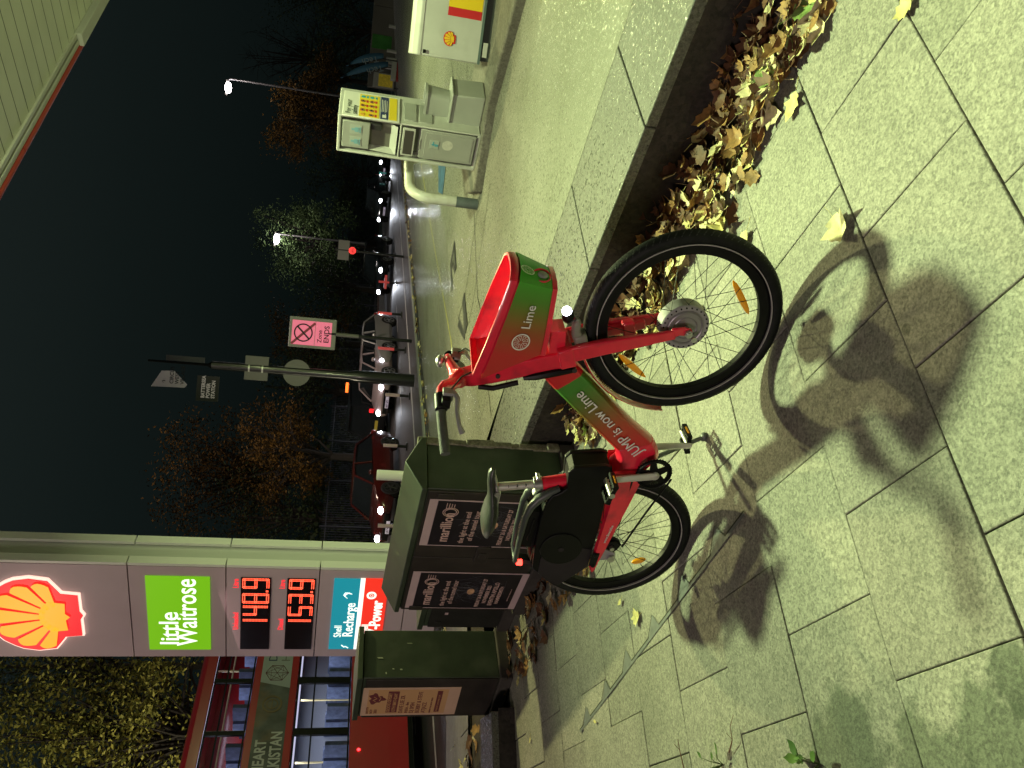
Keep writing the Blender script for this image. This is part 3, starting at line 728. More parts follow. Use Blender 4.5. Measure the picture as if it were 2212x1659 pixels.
emblem(bsk, wallframe(.86, .80, .004), .024, M_WHT)
# headlight on its bracket under the basket
b = MB(); b.sphere((1.122, -.015, .765), .027, sc=(1.0, 1, .8)); hl = b.build('headlight', M_BLK, bk)
b = MB(); b.sphere((1.140, -.018, .774), .021, sc=(.8, 1.0, .8)); b.build('lens', mat('headlight_lens', (.8, .85, 1), .2, emis=14, ecol=(.85, .9, 1)), hl)
b = MB(); b.tube([(1.115, -.01, .745), (1.095, 0, .72), (1.06, .0, .745)], .006, 6); b.box((1.03, -.0, .785), (.085, .09, .055), Matrix.Rotation(R(-10), 3, 'Y')); b.build('bracket', M_RED, hl, bevel=.005)
b = MB(); b.prism([(1.02, .700), (1.05, .738), (1.10, .748), (1.125, .738), (1.12, .722), (1.08, .715), (1.055, .690)], -.045, -.012, 'y'); b.box((1.045, -.02, .705), (.05, .06, .045), Matrix.Rotation(R(-23), 3, 'Y'))
b.build('fender_clip', mat('smoky_plastic', (.30, .29, .25), .3, trans=.3), bk, bevel=.008)
# front mudguard behind the wheel
b = MB(); rings = []
for k in range(14):
    th = R(118+k*5.2); rr_ = .361+.0004*k
    rings.append([(FX+math.cos(th)*(rr_+o_[0]), o_[1], FZ+math.sin(th)*(rr_+o_[0])) for o_ in ((-.002, -.016), (.003, -.012), (.005, 0), (.003, .012), (-.002, .016), (.001, 0))])
b.loft(rings); b.build('mudguard', M_RED, bk)

# frame: down tube, bottom bracket shell, raised rear beam
def prof(name, pl_up, pl_lo, hw, m_, parent=bk, crown=.7):
    b = MB(); rings = []
    for (ux, uz), (lx, lz_), h in zip(pl_up, pl_lo, hw):
        cx, cz = (ux+lx)/2, (uz+lz_)/2
        rings.append([(ux, -h*crown*.6, uz), (ux*.8+cx*.2, -h*.95, uz*.8+cz*.2), (cx, -h, cz), (lx*.8+cx*.2, -h*.95, lz_*.8+cz*.2), (lx, -h*crown*.6, lz_), (lx, h*crown*.6, lz_), (lx*.8+cx*.2, h*.95, lz_*.8+cz*.2), (cx, h, cz), (ux*.8+cx*.2, h*.95, uz*.8+cz*.2), (ux, h*crown*.6, uz)])
    b.loft(rings); return b.build(name, m_, parent, bevel=.004)
M_DT = bpy.data.materials.new('down_tube_decal'); M_DT.use_nodes = True
n_, L_ = M_DT.node_tree.nodes, M_DT.node_tree.links; bs_ = n_['Principled BSDF']; bs_.inputs['Roughness'].default_value = .3; bs_.inputs['Coat Weight'].default_value = .4
t_ = n_.new('ShaderNodeTexCoord'); s_ = n_.new('ShaderNodeSeparateXYZ'); r_ = n_.new('ShaderNodeValToRGB'); L_.new(t_.outputs['Object'], s_.inputs[0])
a_ = n_.new('ShaderNodeMath'); a_.operation = 'ADD'; L_.new(s_.outputs[0], a_.inputs[0]); L_.new(s_.outputs[2], a_.inputs[1])
m_ = n_.new('ShaderNodeMapRange'); m_.inputs[1].default_value = .85; m_.inputs[2].default_value = 1.62; L_.new(a_.outputs[0], m_.inputs[0]); L_.new(m_.outputs[0], r_.inputs[0])
cr = r_.color_ramp; cr.elements[0].position = .22; cr.elements[0].color = (.55, .014, .02, 1); cr.elements[1].position = .94; cr.elements[1].color = (.55, .014, .02, 1)
for p_, c_ in ((.42, (.42, .05, .02, 1)), (.56, (.25, .10, .02, 1)), (.70, (.12, .15, .02, 1)), (.86, (.05, .22, .02, 1)), (.935, (.05, .22, .02, 1))): e = cr.elements.new(p_); e.color = c_
L_.new(r_.outputs[0], bs_.inputs['Base Color'])
fr = thing_part('frame', (0, 0, 0))
prof('down_tube', [(.905, .835), (.849, .779), (.744, .654), (.655, .545), (.578, .450), (.546, .430)], [(.985, .742), (.926, .679), (.790, .515), (.705, .410), (.650, .330), (.618, .295)], [.034, .037, .038, .038, .040, .042], M_DT, fr)
prof('bracket_shell', [(.585, .458), (.545, .432), (.510, .435), (.484, .447), (.470, .440)], [(.640, .315), (.610, .291), (.570, .272), (.535, .300), (.505, .322)], [.0415, .045, .050, .060, .064], M_RED, fr)
for sgn in (-1, 1):
    b = MB(); rings = []
    for (ux, uz), (lx, lz_) in (((.500, .447), (.525, .318)), ((.445, .438), (.440, .328)), ((.355, .424), (.365, .336)), ((.230, .420), (.240, .352)), ((.109, .418), (.100, .368)), ((.03, .413), (.03, .378)), ((-.025, .412), (-.037, .386)), ((-.045, .404), (-.047, .394))):
        y0, y1 = sgn*.058, sgn*.074
        rings.append([(ux, y0, uz), (ux, y1, uz-.006), (lx, y1, lz_+.006), (lx, y0, lz_)])
    b.loft(rings); b.build('rear_beam', M_RED, fr, bevel=.004)
    b = MB(); b.prism([(.13, .385), (.09, .375), (.07, .325), (.05, .32), (.03, .35), (.02, .40)], sgn*.060, sgn*.067, 'y'); b.build('dropout', M_SILP, fr)
    b = MB(); b.box((.035, sgn*.076, .408), (.075, .006, .03)); b.cyl((.0, sgn*.07, .405), (.0, sgn*.082, .405), .009, 10); b.cyl((.06, sgn*.07, .409), (.06, sgn*.082, .409), .009, 10); b.build('fixing_plate', M_BLK, fr, bevel=.002)
    b = MB(); b.cyl((.045, sgn*.060, .338), (.045, sgn*.080, .338), .016, 12); b.cyl((RX, sgn*.055, RZ), (RX, sgn*.072, RZ), .010, 6); b.build('axle_nut', M_SIL, fr)
text('lettering', 'JUMP is now Lime', .060, frame(Vector((.600, -.0455, .352)), (.205, 0, .253), (-.253, 0, .205)), M_WHT, fr, bold=.0, sx=.88)
text('web_address', 'www.lime.bike', .017, frame(Vector((.135, -.0775, .386)), (1, 0, -.09), (.09, 0, 1)), M_WHT, fr)
# seat tube, clamp, post, saddle
b = MB(); b.tube([(.352, 0, .715), (.375, 0, .64), (.405, 0, .55), (.47, 0, .38)], .026, 16); b.prism([(.30, .655), (.335, .690), (.40, .600), (.35, .575)], -.022, .022, 'y'); b.build('seat_tube', M_RED, fr, bevel=.003)
b = MB(); b.tube([(.322, 0, .872), (.335, 0, .80), (.358, 0, .700)], .0170, 16); sp = b.build('seat_post', mat('satin_post', (.62, .61, .58), .38, metal=.6, var=.1, vs=30), bk)
for k, s__ in enumerate('1234'): text('numeral', s__, .018, frame(Vector((.338+.0075*k, -.0190, .828-.033*k)), (.22, 0, -.97), (.97, 0, .22)), M_BLK, sp)
b = MB(); b.cyl((.352, 0, .722), (.362, 0, .690), .029, 16); b.box((.325, 0, .700), (.05, .03, .028), Matrix.Rotation(R(15), 3, 'Y')); b.tube([(.31, -.02, .705), (.29, -.022, .69), (.288, -.022, .672)], .006, 8); b.tube([(.385, -.012, .712), (.39, .02, .714)], .009, 8); b.build('seat_clamp', M_SIL, bk, bevel=.003)
b = MB(); rings = []
for x, hw, zt_, th in ((.098, .030, .885, .012), (.105, .072, .895, .046), (.14, .092, .903, .064), (.19, .092, .900, .062), (.24, .066, .895, .050), (.29, .036, .898, .038), (.35, .026, .910, .034), (.395, .022, .914, .030), (.415, .012, .905, .018)):
    rings.append([(x, hw*math.cos(a)*(1 if math.sin(a) > -.2 else .85), zt_-th/2+th/2*math.sin(a)*(1 if math.sin(a) > 0 else 1.0)) for a in [2*math.pi*k/16 for k in range(16)]])
b.loft(rings); sd_ = b.build('saddle', mat('saddle_vinyl', (.03, .033, .03), .35, var=.2, vs=20, bump=.1, bs=200), bk)
b = MB()
for sgn in (-1, 1): b.tube([(.14, sgn*.03, .868), (.24, sgn*.022, .853), (.30, sgn*.022, .853), (.38, sgn*.01, .885)], .004, 6)
b.cyl((.305, -.03, .862), (.305, .03, .862), .013, 10); b.build('rails', M_SIL, sd_)
# rear cover (battery and wheel guard), rail and tail lamp
cov = [(.515, .452), (.198, .424), (.075, .420), (-.029, .415), (-.159, .520), (-.135, .565), (-.065, .650), (-.03, .655), (.05, .665), (.21, .675), (.29, .672), (.345, .655), (.368, .622), (.392, .605), (.472, .617), (.497, .600), (.522, .480)]
cv = thing_part('wheel_cover', (0, 0, 0))
for sgn in (-1, 1):
    b = MB(); b.prism(cov, sgn*.038, sgn*.056, 'y'); b.build('side_panel', M_BLK, cv, bevel=.004)
    b = MB(); b.prism([(.075, .425), (-.029, .4165), (-.155, .520), (-.133, .562), (-.085, .622), (.0, .628), (.06, .60), (.082, .53)], sgn*.0562, sgn*.0585, 'y'); b.build('rear_skirt', M_BLK2, cv, bevel=.002)
    b = MB(); n0 = []
    for k in range(28): th = 2*math.pi*k/28; n0.append((.065+math.cos(th)*.088, .555+math.sin(th)*.088))
    b.prism(n0, sgn*.057, sgn*.0615, 'y'); b.build('lock_disc', mat('lock_disc', (.005, .006, .005), .45, spec=.2), cv, bevel=.003)
    b = MB(); b.cyl((.065, sgn*.061, .555), (.065, sgn*.064, .555), .012, 14); b.build('cap', M_BLK2, cv)
b = MB(); b.prism([(.515, .46), (.37, .45), (.34, .60), (.392, .603), (.47, .612), (.495, .597)], -.038, .038, 'y'); b.prism([(-.06, .648), (-.125, .56), (-.12, .575), (-.05, .66), (.20, .672), (.29, .668), (.29, .655)], -.04, .04, 'y'); b.build('battery_case', M_BLK, cv, bevel=.003)
b = MB(); b.tube([(.368, -.030, .625), (.345, -.034, .662), (.312, -.040, .700), (.272, -.046, .724), (.22, -.05, .734), (.08, -.05, .735), (-.035, -.045, .728), (-.058, -.025, .722), (-.062, 0, .720), (-.058, .025, .722), (-.035, .045, .728), (.08, .05, .735), (.22, .05, .734), (.272, .046, .724), (.312, .040, .700), (.345, .034, .662), (.368, .030, .625)], [.016, .019, .019, .016, .013, .011, .011, .010, .010, .010, .011, .011, .013, .016, .019, .019, .016], 12)
b.build('carrier_rail', M_DGR, cv)
b = MB(); b.box((.14, 0, .700), (.20, .07, .05)); b.tube([(.20, -.036, .695), (.08, -.036, .700)], .004, 6); b.build('lock_housing', M_BLK, cv, bevel=.008)
b = MB(); b.box((-.062, -.012, .704), (.018, .055, .026)); b.build('tail_light', mat('tail_light', (.9, .02, .02), .3, emis=9, ecol=(1, .03, .02)), cv, bevel=.004)
b = MB(); b.prism([(-.05, .715), (-.075, .70), (-.085, .66), (-.12, .62), (-.10, .60), (-.06, .64)], -.02, .02, 'y'); b.build('lamp_bracket', M_BLK2, cv, bevel=.004)
# chainset
b = MB()
ring = [(math.cos(2*math.pi*k/76)*(.0735 if k % 2 else .0695), math.sin(2*math.pi*k/76)*(.0735 if k % 2 else .0695)) for k in range(76)]
BX, BZ = .520, .292
def place(pl): return [(x+BX, z+BZ) for x, z in pl]
vs = [(x+BX, -.076, z+BZ) for x, z in ring]+[(x+BX, -.072, z+BZ) for x, z in ring]+[(x*.74+BX, -.076, z*.74+BZ) for x, z in ring]+[(x*.74+BX, -.072, z*.74+BZ) for x, z in ring]
N = 76; b.add(vs, [f for i in range(N) for f in ((i, (i+1) % N, N+(i+1) % N, N+i), (2*N+i, 2*N+(i+1) % N, (i+1) % N, i), (N+i, N+(i+1) % N, 3*N+(i+1) % N, 3*N+i), (3*N+i, 3*N+(i+1) % N, 2*N+(i+1) % N, 2*N+i))])
for k in range(5):
    th = 2*math.pi*k/5+.3; b.tube([(BX+math.cos(th)*.01, -.076, BZ+math.sin(th)*.01), (BX+math.cos(th)*.058, -.074, BZ+math.sin(th)*.058)], [.020, .013], 6, flat=.35)
b.ring((BX, -.081, BZ), .066, .003, n=50, seg=6)
b.build('chainring', M_BLK, bk)
for sgn, dx, dz in ((-1, -.033, .182), (1, .022, -.188)):
    b = MB(); y0 = sgn*.088; b.tube([(BX, y0, BZ), (BX+dx, y0+sgn*.010, BZ+dz)], [.018, .0145], 10, flat=.6); b.sphere((BX, y0, BZ), .019, sc=(1, .6, 1)); b.sphere((BX+dx, y0+sgn*.01, BZ+dz), .014, sc=(1, .6, 1)); b.build('crank', mat('crank_alloy', (.60, .58, .56), .38, metal=.5), bk)
    pd = thing_part('pedal', (BX+dx, y0+sgn*.055, BZ+dz))
    b = MB(); b.cyl((0, -.045, 0), (0, .045, 0), .012, 12, .016); b.build('spindle', M_SIL, pd)
    b = MB()
    for x_ in (-.038, .038): b.box((x_, 0, 0), (.014, .088, .022))
    for y_ in (-.04, .04): b.box((0, y_, 0), (.08, .008, .018))
    for y_ in (-.02, .0, .02): b.box((0, y_, .0), (.07, .004, .012))
    b.build('cage', M_BLK, pd, bevel=.003)
    b = MB(); b.box((.046, 0, 0), (.003, .04, .007)); b.box((-.046, 0, 0), (.003, .04, .007)); b.build('reflector', M_AMB, pd)
    pd.rotation_euler = (0, R(8 if sgn < 0 else -12), 0)
b = MB(); b.tube([(BX-.025, -.074, BZ+.075), (.25, -.064, .352), (RX+.01, -.052, RZ+.028)], .0045, 6, flat=.7)
b.tube([(BX-.02, -.074, BZ-.078), (.30, -.066, .262), (.10, -.056, .300), (RX+.02, -.052, RZ-.030)], .0045, 6, flat=.7); b.build('chain', M_BLK, bk)
# kickstand on the far side
b = MB(); b.tube([(.440, .06, .300), (.455, .085, .26), (.50, .13, .13), (.540, .168, .020)], [.011, .010, .009, .009], 10); b.sphere((.541, .170, .018), .018, sc=(1.2, 1, .8)); b.build('kickstand', mat('kickstand_grey', (.12, .13, .13), .5, metal=.4), bk)
#==CABINETS==
# ------------------------------------------------------------------ street cabinets
M_CAB = mat('cabinet_green', (.035, .053, .031), .5, var=.25, vs=5, dirt=(.058, .075, .05), ds=4, bump=.05, bs=20, scuff=(.11, .12, .085), scuff_s=7)
M_CABD = mat('cabinet_dark', (.026, .022, .018), .55, var=.3, vs=6, dirt=(.045, .038, .032), ds=5)
M_PAPER = mat('poster_paper', (.55, .42, .43), .7, var=.06, vs=5)
M_PBLK = mat('poster_black', (.014, .012, .017), .4, var=.3, vs=8)
M_PINK = mat('poster_print', (.62, .42, .38), .6)
def cab(name, label, loc, rotz, W, D, He, ridge):
    o = thing(name, label, 'cabinet', loc, rotz)
    b = MB(); b.box((W/2, D/2, .05), (W+.06, D+.06, .10)); b.build('plinth', mat('plinth', (.05, .045, .038), .9, var=.3, vs=8), o, bevel=.008)
    b = MB(); b.box((W/2, D/2, (.10+He)/2), (W, D, He-.10)); b.build('body', M_CAB, o, bevel=.006)
    b = MB(); v = .022
    if ridge:
        P = [(-v, He+.004), (-v, He+.035), (D/2, He+ridge), (D+v, He+.035), (D+v, He+.004)]
        b.prism(P, -v, W+v, 'x')
    else: b.box((W/2, D/2, He+.025), (W+2*v, D+2*v, .042))
    b.build('lid', M_CAB, o, bevel=.005)
    return o
ca_ = cab('street_cabinet', 'long green telecoms cabinet with gabled lid and two black gig posters, behind the saddle', (-1.70, 5.64, 0), R(-47), 1.54, .34, .948, .135)
ca_['label'] = 'long green gabled utility cabinet with two black gig posters, behind the saddle'
b = MB(); 
for x0, x1 in ((.012, .766), (.774, 1.528)): b.box(((x0+x1)/2, -.006, .53), (x1-x0, .014, .82))
b.build('door', M_CABD, ca_, bevel=.003)
b = MB(); b.box((.83, -.018, .49), (.20, .02, .09)); b.box((.83, -.03, .49), (.06, .014, .05)); b.build('lock_plate', M_CABD, ca_, bevel=.004)
for x_ in (1.49, .05): b = MB(); b.box((x_, -.015, .835), (.055, .02, .10)); b.build('hinge', M_CABD, ca_, bevel=.004)
rp = random.Random(5)
b = MB(); z = .10
while z < .93:
    h_ = rp.uniform(.03, .11); b.box((1.54-.012+rp.uniform(-.004, .012), .34+.008, z+h_/2), (.05+rp.uniform(-.015, .02), .035+rp.uniform(0, .02), h_), Matrix.Rotation(rp.uniform(-.08, .08), 3, 'X')); z += h_*.86
b.build('mortar_strip', stone('mortar', (.10, .095, .07), (.26, .25, .19), 60, .9, (.7, .7, .65), pscale=14), ca_, bevel=.006)
def gig_poster(x0, x1, z0, z1, wonk=0):
    b = MB(); b.box(((x0+x1)/2, -.0155, (z0+z1)/2), (x1-x0, .002, z1-z0)); p = b.build('poster', M_PAPER, ca_, smooth=False)
    xi0, xi1, zi0, zi1 = x0+.012, x1-.012, z0+.050, z1-.052
    b = MB(); b.box(((xi0+xi1)/2, -.0175, (zi0+zi1)/2), (xi1-xi0, .002, zi1-zi0)); b.build('print_field', M_PBLK, p, smooth=False)
    W_ = x1-x0
    def T(x, z): return frame(Vector((x0+x, -.0192, z)), (1, 0, 0), (0, 0, 1))
    def tx(s, sz, x, z, al='LEFT', sx=1, bd=0): text('lettering', s, sz, T(x, z), M_PINK, p, bold=bd, ext=.0004, align=al, sx=sx)
    zt_ = z1-.14
    tx('marillion', .098, .055, zt_-.03, bd=.0018, sx=.98)
    b = MB()
    for r__ in (.036, .047): b.ring((x0+.40, -.0195, zt_-.003), r__, .0028, n=36, seg=4)
    for k in range(4): b.box((x0+.47, -.0195, zt_+.030-.016*k), (.06-.008*k, .0015, .004))
    b.build('emblem', M_PINK, p)
    tx('the light at the end', .052, .045, zt_-.135, sx=.92, bd=.0006); tx('of the tunnel tour', .052, .075, zt_-.190, sx=.92, bd=.0006)
    tx('FRIDAY 26 & SATURDAY 27', .040, .035, z0+.285, sx=.86, bd=.0008); tx('NOVEMBER 2021', .040, .095, z0+.238, sx=.9, bd=.0008)
    tx('EVENTIM APOLLO', .045, .060, z0+.188, sx=.95, bd=.001); tx('HAMMERSMITH', .040, .085, z0+.145, sx=.95, bd=.0008)
    tx('gigsandtours.com  ticketmaster.co.uk', .012, .13, z0+.080)
    b = MB()     # tangle of fine light trails and the glow of a lamp
    for k in range(46):
        cx, cz = x0+W_*(.5+rp.uniform(-.08, .08)), z0+(z1-z0)*(.46+rp.uniform(-.05, .05)); a0 = rp.uniform(0, 6.28); L_ = rp.uniform(.05, .25)
        pts = []
        for i in range(9):
            f = i/8; a = a0+f*rp.uniform(1.2, 2.6); rr_ = L_*f
            xx, zz = cx+math.cos(a)*rr_, cz+math.sin(a)*rr_*1.05
            pts.append((min(xi1-.004, max(xi0+.004, xx)), -.0188, min(zi1-.01, max(zi0+.01, zz))))
        b.tube(pts, .0006, 3)
    b.build('swirls', mat('swirl_print', (.16, .16, .19), .6), p)
    b = MB(); b.sphere((x0+W_*.5, -.0188, z0+(z1-z0)*.46), .034, sc=(1.3, .02, .8)); b.build('lamp_print', mat('lamp_print', (.62, .36, .20), .7, var=.3, vs=30), p)
gig_poster(.045, .577, .100, .915); gig_poster(.922, 1.452, .108, .922)
cb_ = cab('street_cabinet', 'square green utility cabinet with a cream club poster on its dark front, leftmost', (-2.7365, 6.197, 0), R(143.1-180), .545, .42, 1.155, 0)
cb_['label'] = 'upright green utility cabinet with an orange and cream club poster, nearest the left edge'
b = MB(); b.box((.2725, -.006, .62), (.53, .014, 1.02)); b.build('door', M_CABD, cb_, bevel=.003)
b = MB(); b.box((.238, -.0155, .765), (.395, .002, .755)); p = b.build('poster', mat('poster_cream', (.62, .42, .30), .7, var=.08, vs=4), cb_, smooth=False)
b = MB(); b.box((.238, -.0170, .790), (.340, .002, .62)); b.build('print_field', mat('poster_orange', (.58, .34, .16), .7), p, smooth=False)
M_MAR = mat('print_maroon', (.16, .035, .04), .6)
def T(x, z, y=-.0186): return frame(Vector((x, y, z)), (1, 0, 0), (0, 0, 1))
for s_, sz, x, z, sx in (('SAT 27TH', .024, .075, 1.085, .9), ('NOV', .030, .075, 1.052, .9), ('2021', .034, .075, 1.018, .9), ('DAVE LEE ZR', .046, .075, .815, .95), ('INDIA - live', .034, .075, .775, .95), ('DJ SPEN', .046, .075, .730, .95), ('BOBBY & STEVE', .046, .075, .682, .95), ('ATJAZZ', .046, .075, .635, .95), ('MINISTRY  FULL LINE UP  TICKETS', .016, .075, .592, .9)):
    text('lettering', s_, sz, T(x, z), M_MAR, p, bold=.0006, ext=.0004, sx=sx)
for z_, h_ in ((.905, .085), (.545, .04)): b = MB(); b.box((.238, -.0186, z_), (.30, .0015, h_)); b.build('banner', M_MAR, p, smooth=False)
M_OR2 = mat('print_orange', (.60, .34, .15), .7)
text('lettering', 'GROOVE ODYSSEY', .038, T(.095, .918, -.0198), M_OR2, p, bold=.0006, ext=.0004, sx=.83); text('lettering', '12TH BIRTHDAY', .038, T(.095, .876, -.0198), M_OR2, p, bold=.0006, ext=.0004, sx=.95)
text('lettering', 'MINISTRYOFSOUND.COM', .020, T(.10, .538, -.0198), M_OR2, p, ext=.0004)
b = MB(); rb = random.Random(2)
pl = []
for k in range(26): th = 2*math.pi*k/26; rr_ = .058*(1+.28*math.sin(3*th)+.16*math.sin(7*th+1)+rb.uniform(-.08, .08)); pl.append((.285+math.cos(th)*rr_*1.1, 1.035+math.sin(th)*rr_))
b.prism(pl, -.0193, -.0183, 'y'); b.build('figure_print', M_MAR, p, smooth=False)
b = MB(); b.tube([(.25, -.0196, 1.04), (.27, -.0196, 1.06), (.29, -.0196, 1.03), (.315, -.0196, 1.055)], .003, 4); b.tube([(.26, -.0196, 1.01), (.30, -.0196, 1.0), (.32, -.0196, 1.02)], .003, 4); b.build('figure_lines', M_OR2, p)
# scraped patches on the side of this cabinet
b = MB(); rs_ = random.Random(8)
for (x, z, w_, h_) in ((.17, 1.03, .012, .05), (.04, .985, .018, .012), (.075, .93, .010, .018), (.07, .87, .012, .022), (.30, .80, .006, .05)):
    b.add([(.5475, x-w_/2, z-h_/2), (.5475, x+w_/2, z-h_*.3), (.5475, x+w_*.4, z+h_/2), (.5475, x-w_*.5, z+h_*.3)], [(0, 1, 2, 3)])
b.build('paint_chips', mat('paint_chip', (.38, .42, .30), .8), cb_, smooth=False)
cc = cab('street_cabinet', 'low dark utility cabinet squeezed between the two green ones', (-1.985, 6.12, 0), R(135.5-180), .34, .22, .705, 0)
b = MB(); b.box((.17, -.006, .39), (.325, .014, .56)); b.box((.10, -.016, .60), (.02, .01, .05)); b.build('door', mat('cabinet_black', (.02, .02, .018), .55, var=.3, vs=8), cc, bevel=.003)
b = MB(); b.box((.24, -.020, .55), (.03, .003, .025)); b.build('label_plate', M_PAPER, cc)

# ------------------------------------------------------------------ forecourt furniture
M_WPL = mat('white_panel', (.50, .52, .47), .45, var=.08, vs=4, dirt=(.40, .42, .37), ds=3)
M_WPL2 = mat('grey_panel', (.34, .36, .32), .5, var=.08, vs=4)
M_SGREY = mat('signal_grey', (.10, .125, .13), .55, var=.2, vs=12)
isl = thing('service_island', 'raised concrete island kerb under the air and water unit', 'kerb island')
b = MB(); 
i0, i1, i2 = gnd(1041, 417, .34), gnd(1072, 229, .34), gnd(1124, 44, .34)
j0 = Vector((1.86, 7.62, .34)); e1 = i2+(i2-i1).normalized()*3.0
n_e = Vector((-(e1-i1).y, (e1-i1).x, 0)).normalized(); n_e = n_e if n_e.y > 0 else -n_e
poly = [i0, i1, i2, e1, e1+n_e*1.5, i1+n_e*1.35, j0+Vector((.55, .75, 0)), j0]
b.prism([(p.x, p.y) for p in poly], .30, .425, 'z'); b.build('kerb_block', stone('island_concrete', (.10, .095, .08), (.22, .21, .18), 60, .8, (.7, .7, .65)), isl, bevel=.02, seg=3)

# air and water tower; local x = into depth along the right face, y = leftwards along the left face
tw = thing('air_water_unit', 'white forecourt air and water tower with a yellow safety notice', 'service unit', (2.226, 6.902, .425), R(40.2))
LW, RW, TH = .375, .44, 1.262
Zt = TH
b = MB()   # shell built as frames so that the recesses are real
def face_left(b, y0, y1, z0, z1, d0=0, d1=.02): b.box(((d0+d1)/2, (y0+y1)/2, (z0+z1)/2), (d1-d0, y1-y0, z1-z0))
b.box((RW/2+.07, LW/2, Zt/2), (RW-.14+.0, LW-.03, Zt-.03))
b.box((RW/2, LW/2, Zt-.010), (RW, LW, .03)); b.box((RW/2, .010, Zt/2), (RW, .02, Zt)); b.box((RW/2, LW-.010, Zt/2), (RW, .02, Zt))
b.box((RW/2, LW/2, .715-.425+.425), (RW-.01, LW-.02, .018)); b.box((RW/2, LW/2, .012), (RW, LW, .024))
tb = b.build('body', M_WPL, tw, bevel=.010, seg=3)
# left face: header with two pictograms, deep recess, tray slot, door
b = MB(); face_left(b, .05, .315, .985, 1.225, -.004, .02); hd = b.build('header_panel', M_WPL2, tb, bevel=.006)
for y0 in (.075, .195): b = MB(); b.box((-.006, y0+.048, 1.105), (.003, .092, .105)); b.build('pictogram_frame', mat('sticker', (.38, .42, .37), .5), hd, bevel=.002)
for y0 in (.075, .195): b = MB(); b.box((-.009, y0+.048, 1.10), (.003, .045, .035)); b.box((-.009, y0+.048, 1.130), (.003, .02, .03)); b.box((-.009, y0+.048, 1.07), (.003, .055, .012)); b.build('pictogram', mat('sticker_blue', (.20, .40, .46), .5), hd)
b = MB(); b.box((.065, .18, .87), (.004, .25, .24)); b.build('recess_back', mat('recess_dark', (.16, .155, .13), .7, var=.2, vs=7), tb)
b = MB(); b.add([(.002, .315, .98), (.002, .335, .745), (.062, .30, .765), (.062, .30, .98)], [(0, 1, 2, 3)]); b.add([(.0, .335, .742), (.0, .045, .742), (.062, .06, .80), (.062, .30, .80)], [(0, 1, 2, 3)]); b.build('recess_lip', M_WPL, tb, smooth=False)
b = MB(); b.box((.040, .09, .93), (.05, .06, .10)); b.build('nozzle', mat('nozzle_black', (.03, .03, .03), .5), tb, bevel=.01)
b = MB(); b.box((.0, .18, .640), (.012, .285, .115)); b.build('slot_frame', M_WPL, tb, bevel=.012, seg=3)
b = MB(); b.box((-.0065, .18, .640), (.004, .245, .080)); b.build('slot', mat('slot_dark', (.055, .05, .045), .6), tb, bevel=.004)
b = MB(); b.box((-.004, .172, .285), (.014, .30, .50)); dr = b.build('door', M_WPL2, tb, bevel=.008, seg=3)
b = MB(); b.box((-.012, .172, .275), (.006, .255, .43)); b.box((-.0135, .172, .535), (.005, .10, .012)); b.build('door_panel', M_WPL2, dr, bevel=.006)
b = MB(); b.box((-.017, .155, .405), (.003, .085, .085)); b.build('pictogram_frame', mat('sticker', (1, 1, 1)), dr, bevel=.002)
b = MB(); b.box((-.0195, .155, .40), (.003, .012, .06)); b.box((-.0195, .148, .415), (.003, .04, .010)); b.box((-.0195, .167, .385), (.003, .010, .03)); b.build('pictogram', mat('sticker_blue2', (.10, .36, .45), .5), dr)
b = MB(); b.cyl((-.0155, .150, .285), (-.013, .150, .285), .05, 30); b.cyl((-.017, .150, .285), (-.013, .150, .285), .006, 10); b.build('worn_patch', mat('worn', (.52, .53, .46), .7, var=.1, vs=30), dr)
# right face: safety notice
b = MB(); b.box((.19, -.002, .985), (.40, .010, .50)); nb = b.build('notice_board', mat('notice_white', (.74, .76, .68), .4), tb, bevel=.010)
def TR(x, z, y=-.0105): return frame(Vector((x, y, z)), (1, 0, 0), (0, 0, 1))
b = MB(); b.box((.185, -.0085, 1.005), (.355, .003, .175)); b.box((.190, -.0085, .795), (.355, .003, .068)); b.build('yellow_panel', mat('notice_yellow', (.80, .62, .03), .45), nb, smooth=False)
b = MB(); b.box((.187, -.0085, .872), (.355, .003, .068)); b.build('navy_panel', mat('notice_navy', (.02, .035, .12), .45), nb, smooth=False)
text('lettering', 'For your', .062, TR(.022, 1.165), mat('notice_ink', (.05, .07, .05), .5), nb, ext=.0004, bold=.0004); text('lettering', 'safety', .062, TR(.022, 1.112), MATS['notice_ink'], nb, ext=.0004, bold=.0004)
b = MB()
M_RING = mat('prohibition_red', (.55, .05, .03), .5)
for r_, z in ((0, 1.063), (1, .985)):
    for k in range(5):
        x = .035+.072*k
        if r_ == 0 and k == 0: b.tube([(x-.02, -.0115, z-.018), (x+.02, -.0115, z-.018), (x, -.0115, z+.016)], .002, 4, closed=True); continue
        if k == 4: continue
        b.ring((x, -.0115, z), .019, .0022, n=24, seg=4); b.box((x, -.0105, z-.038), (.036, .002, .018))
b.build('warning_symbols', M_RING, nb)
b = MB()
for r_, z in ((0, 1.063), (1, .985)): b.cyl((.323, -.0115, z), (.323, -.009, z), .020, 20); b.box((.323, -.0105, z-.038), (.036, .002, .018))
b.build('advice_symbols', mat('notice_teal', (.05, .36, .42), .5), nb)
b = MB()
for r_, z in ((0, 1.063), (1, .985)):
    for k in range(1 if r_ == 0 else 0, 4): x = .035+.072*k; b.cyl((x, -.0100, z), (x, -.009, z), .018, 16); 
b.build('symbol_ground', mat('symbol_white', (.75, .75, .7), .5), nb)
b = MB()
for r_, z in ((0, 1.063), (1, .985)):
    for k in range(1 if r_ == 0 else 0, 4): x = .035+.072*k; b.box((x, -.0112, z), (.012, .002, .020)); b.box((x+.004, -.0112, z), (.020, .002, .006))
b.build('symbol_ink', MATS['notice_ink'], nb)
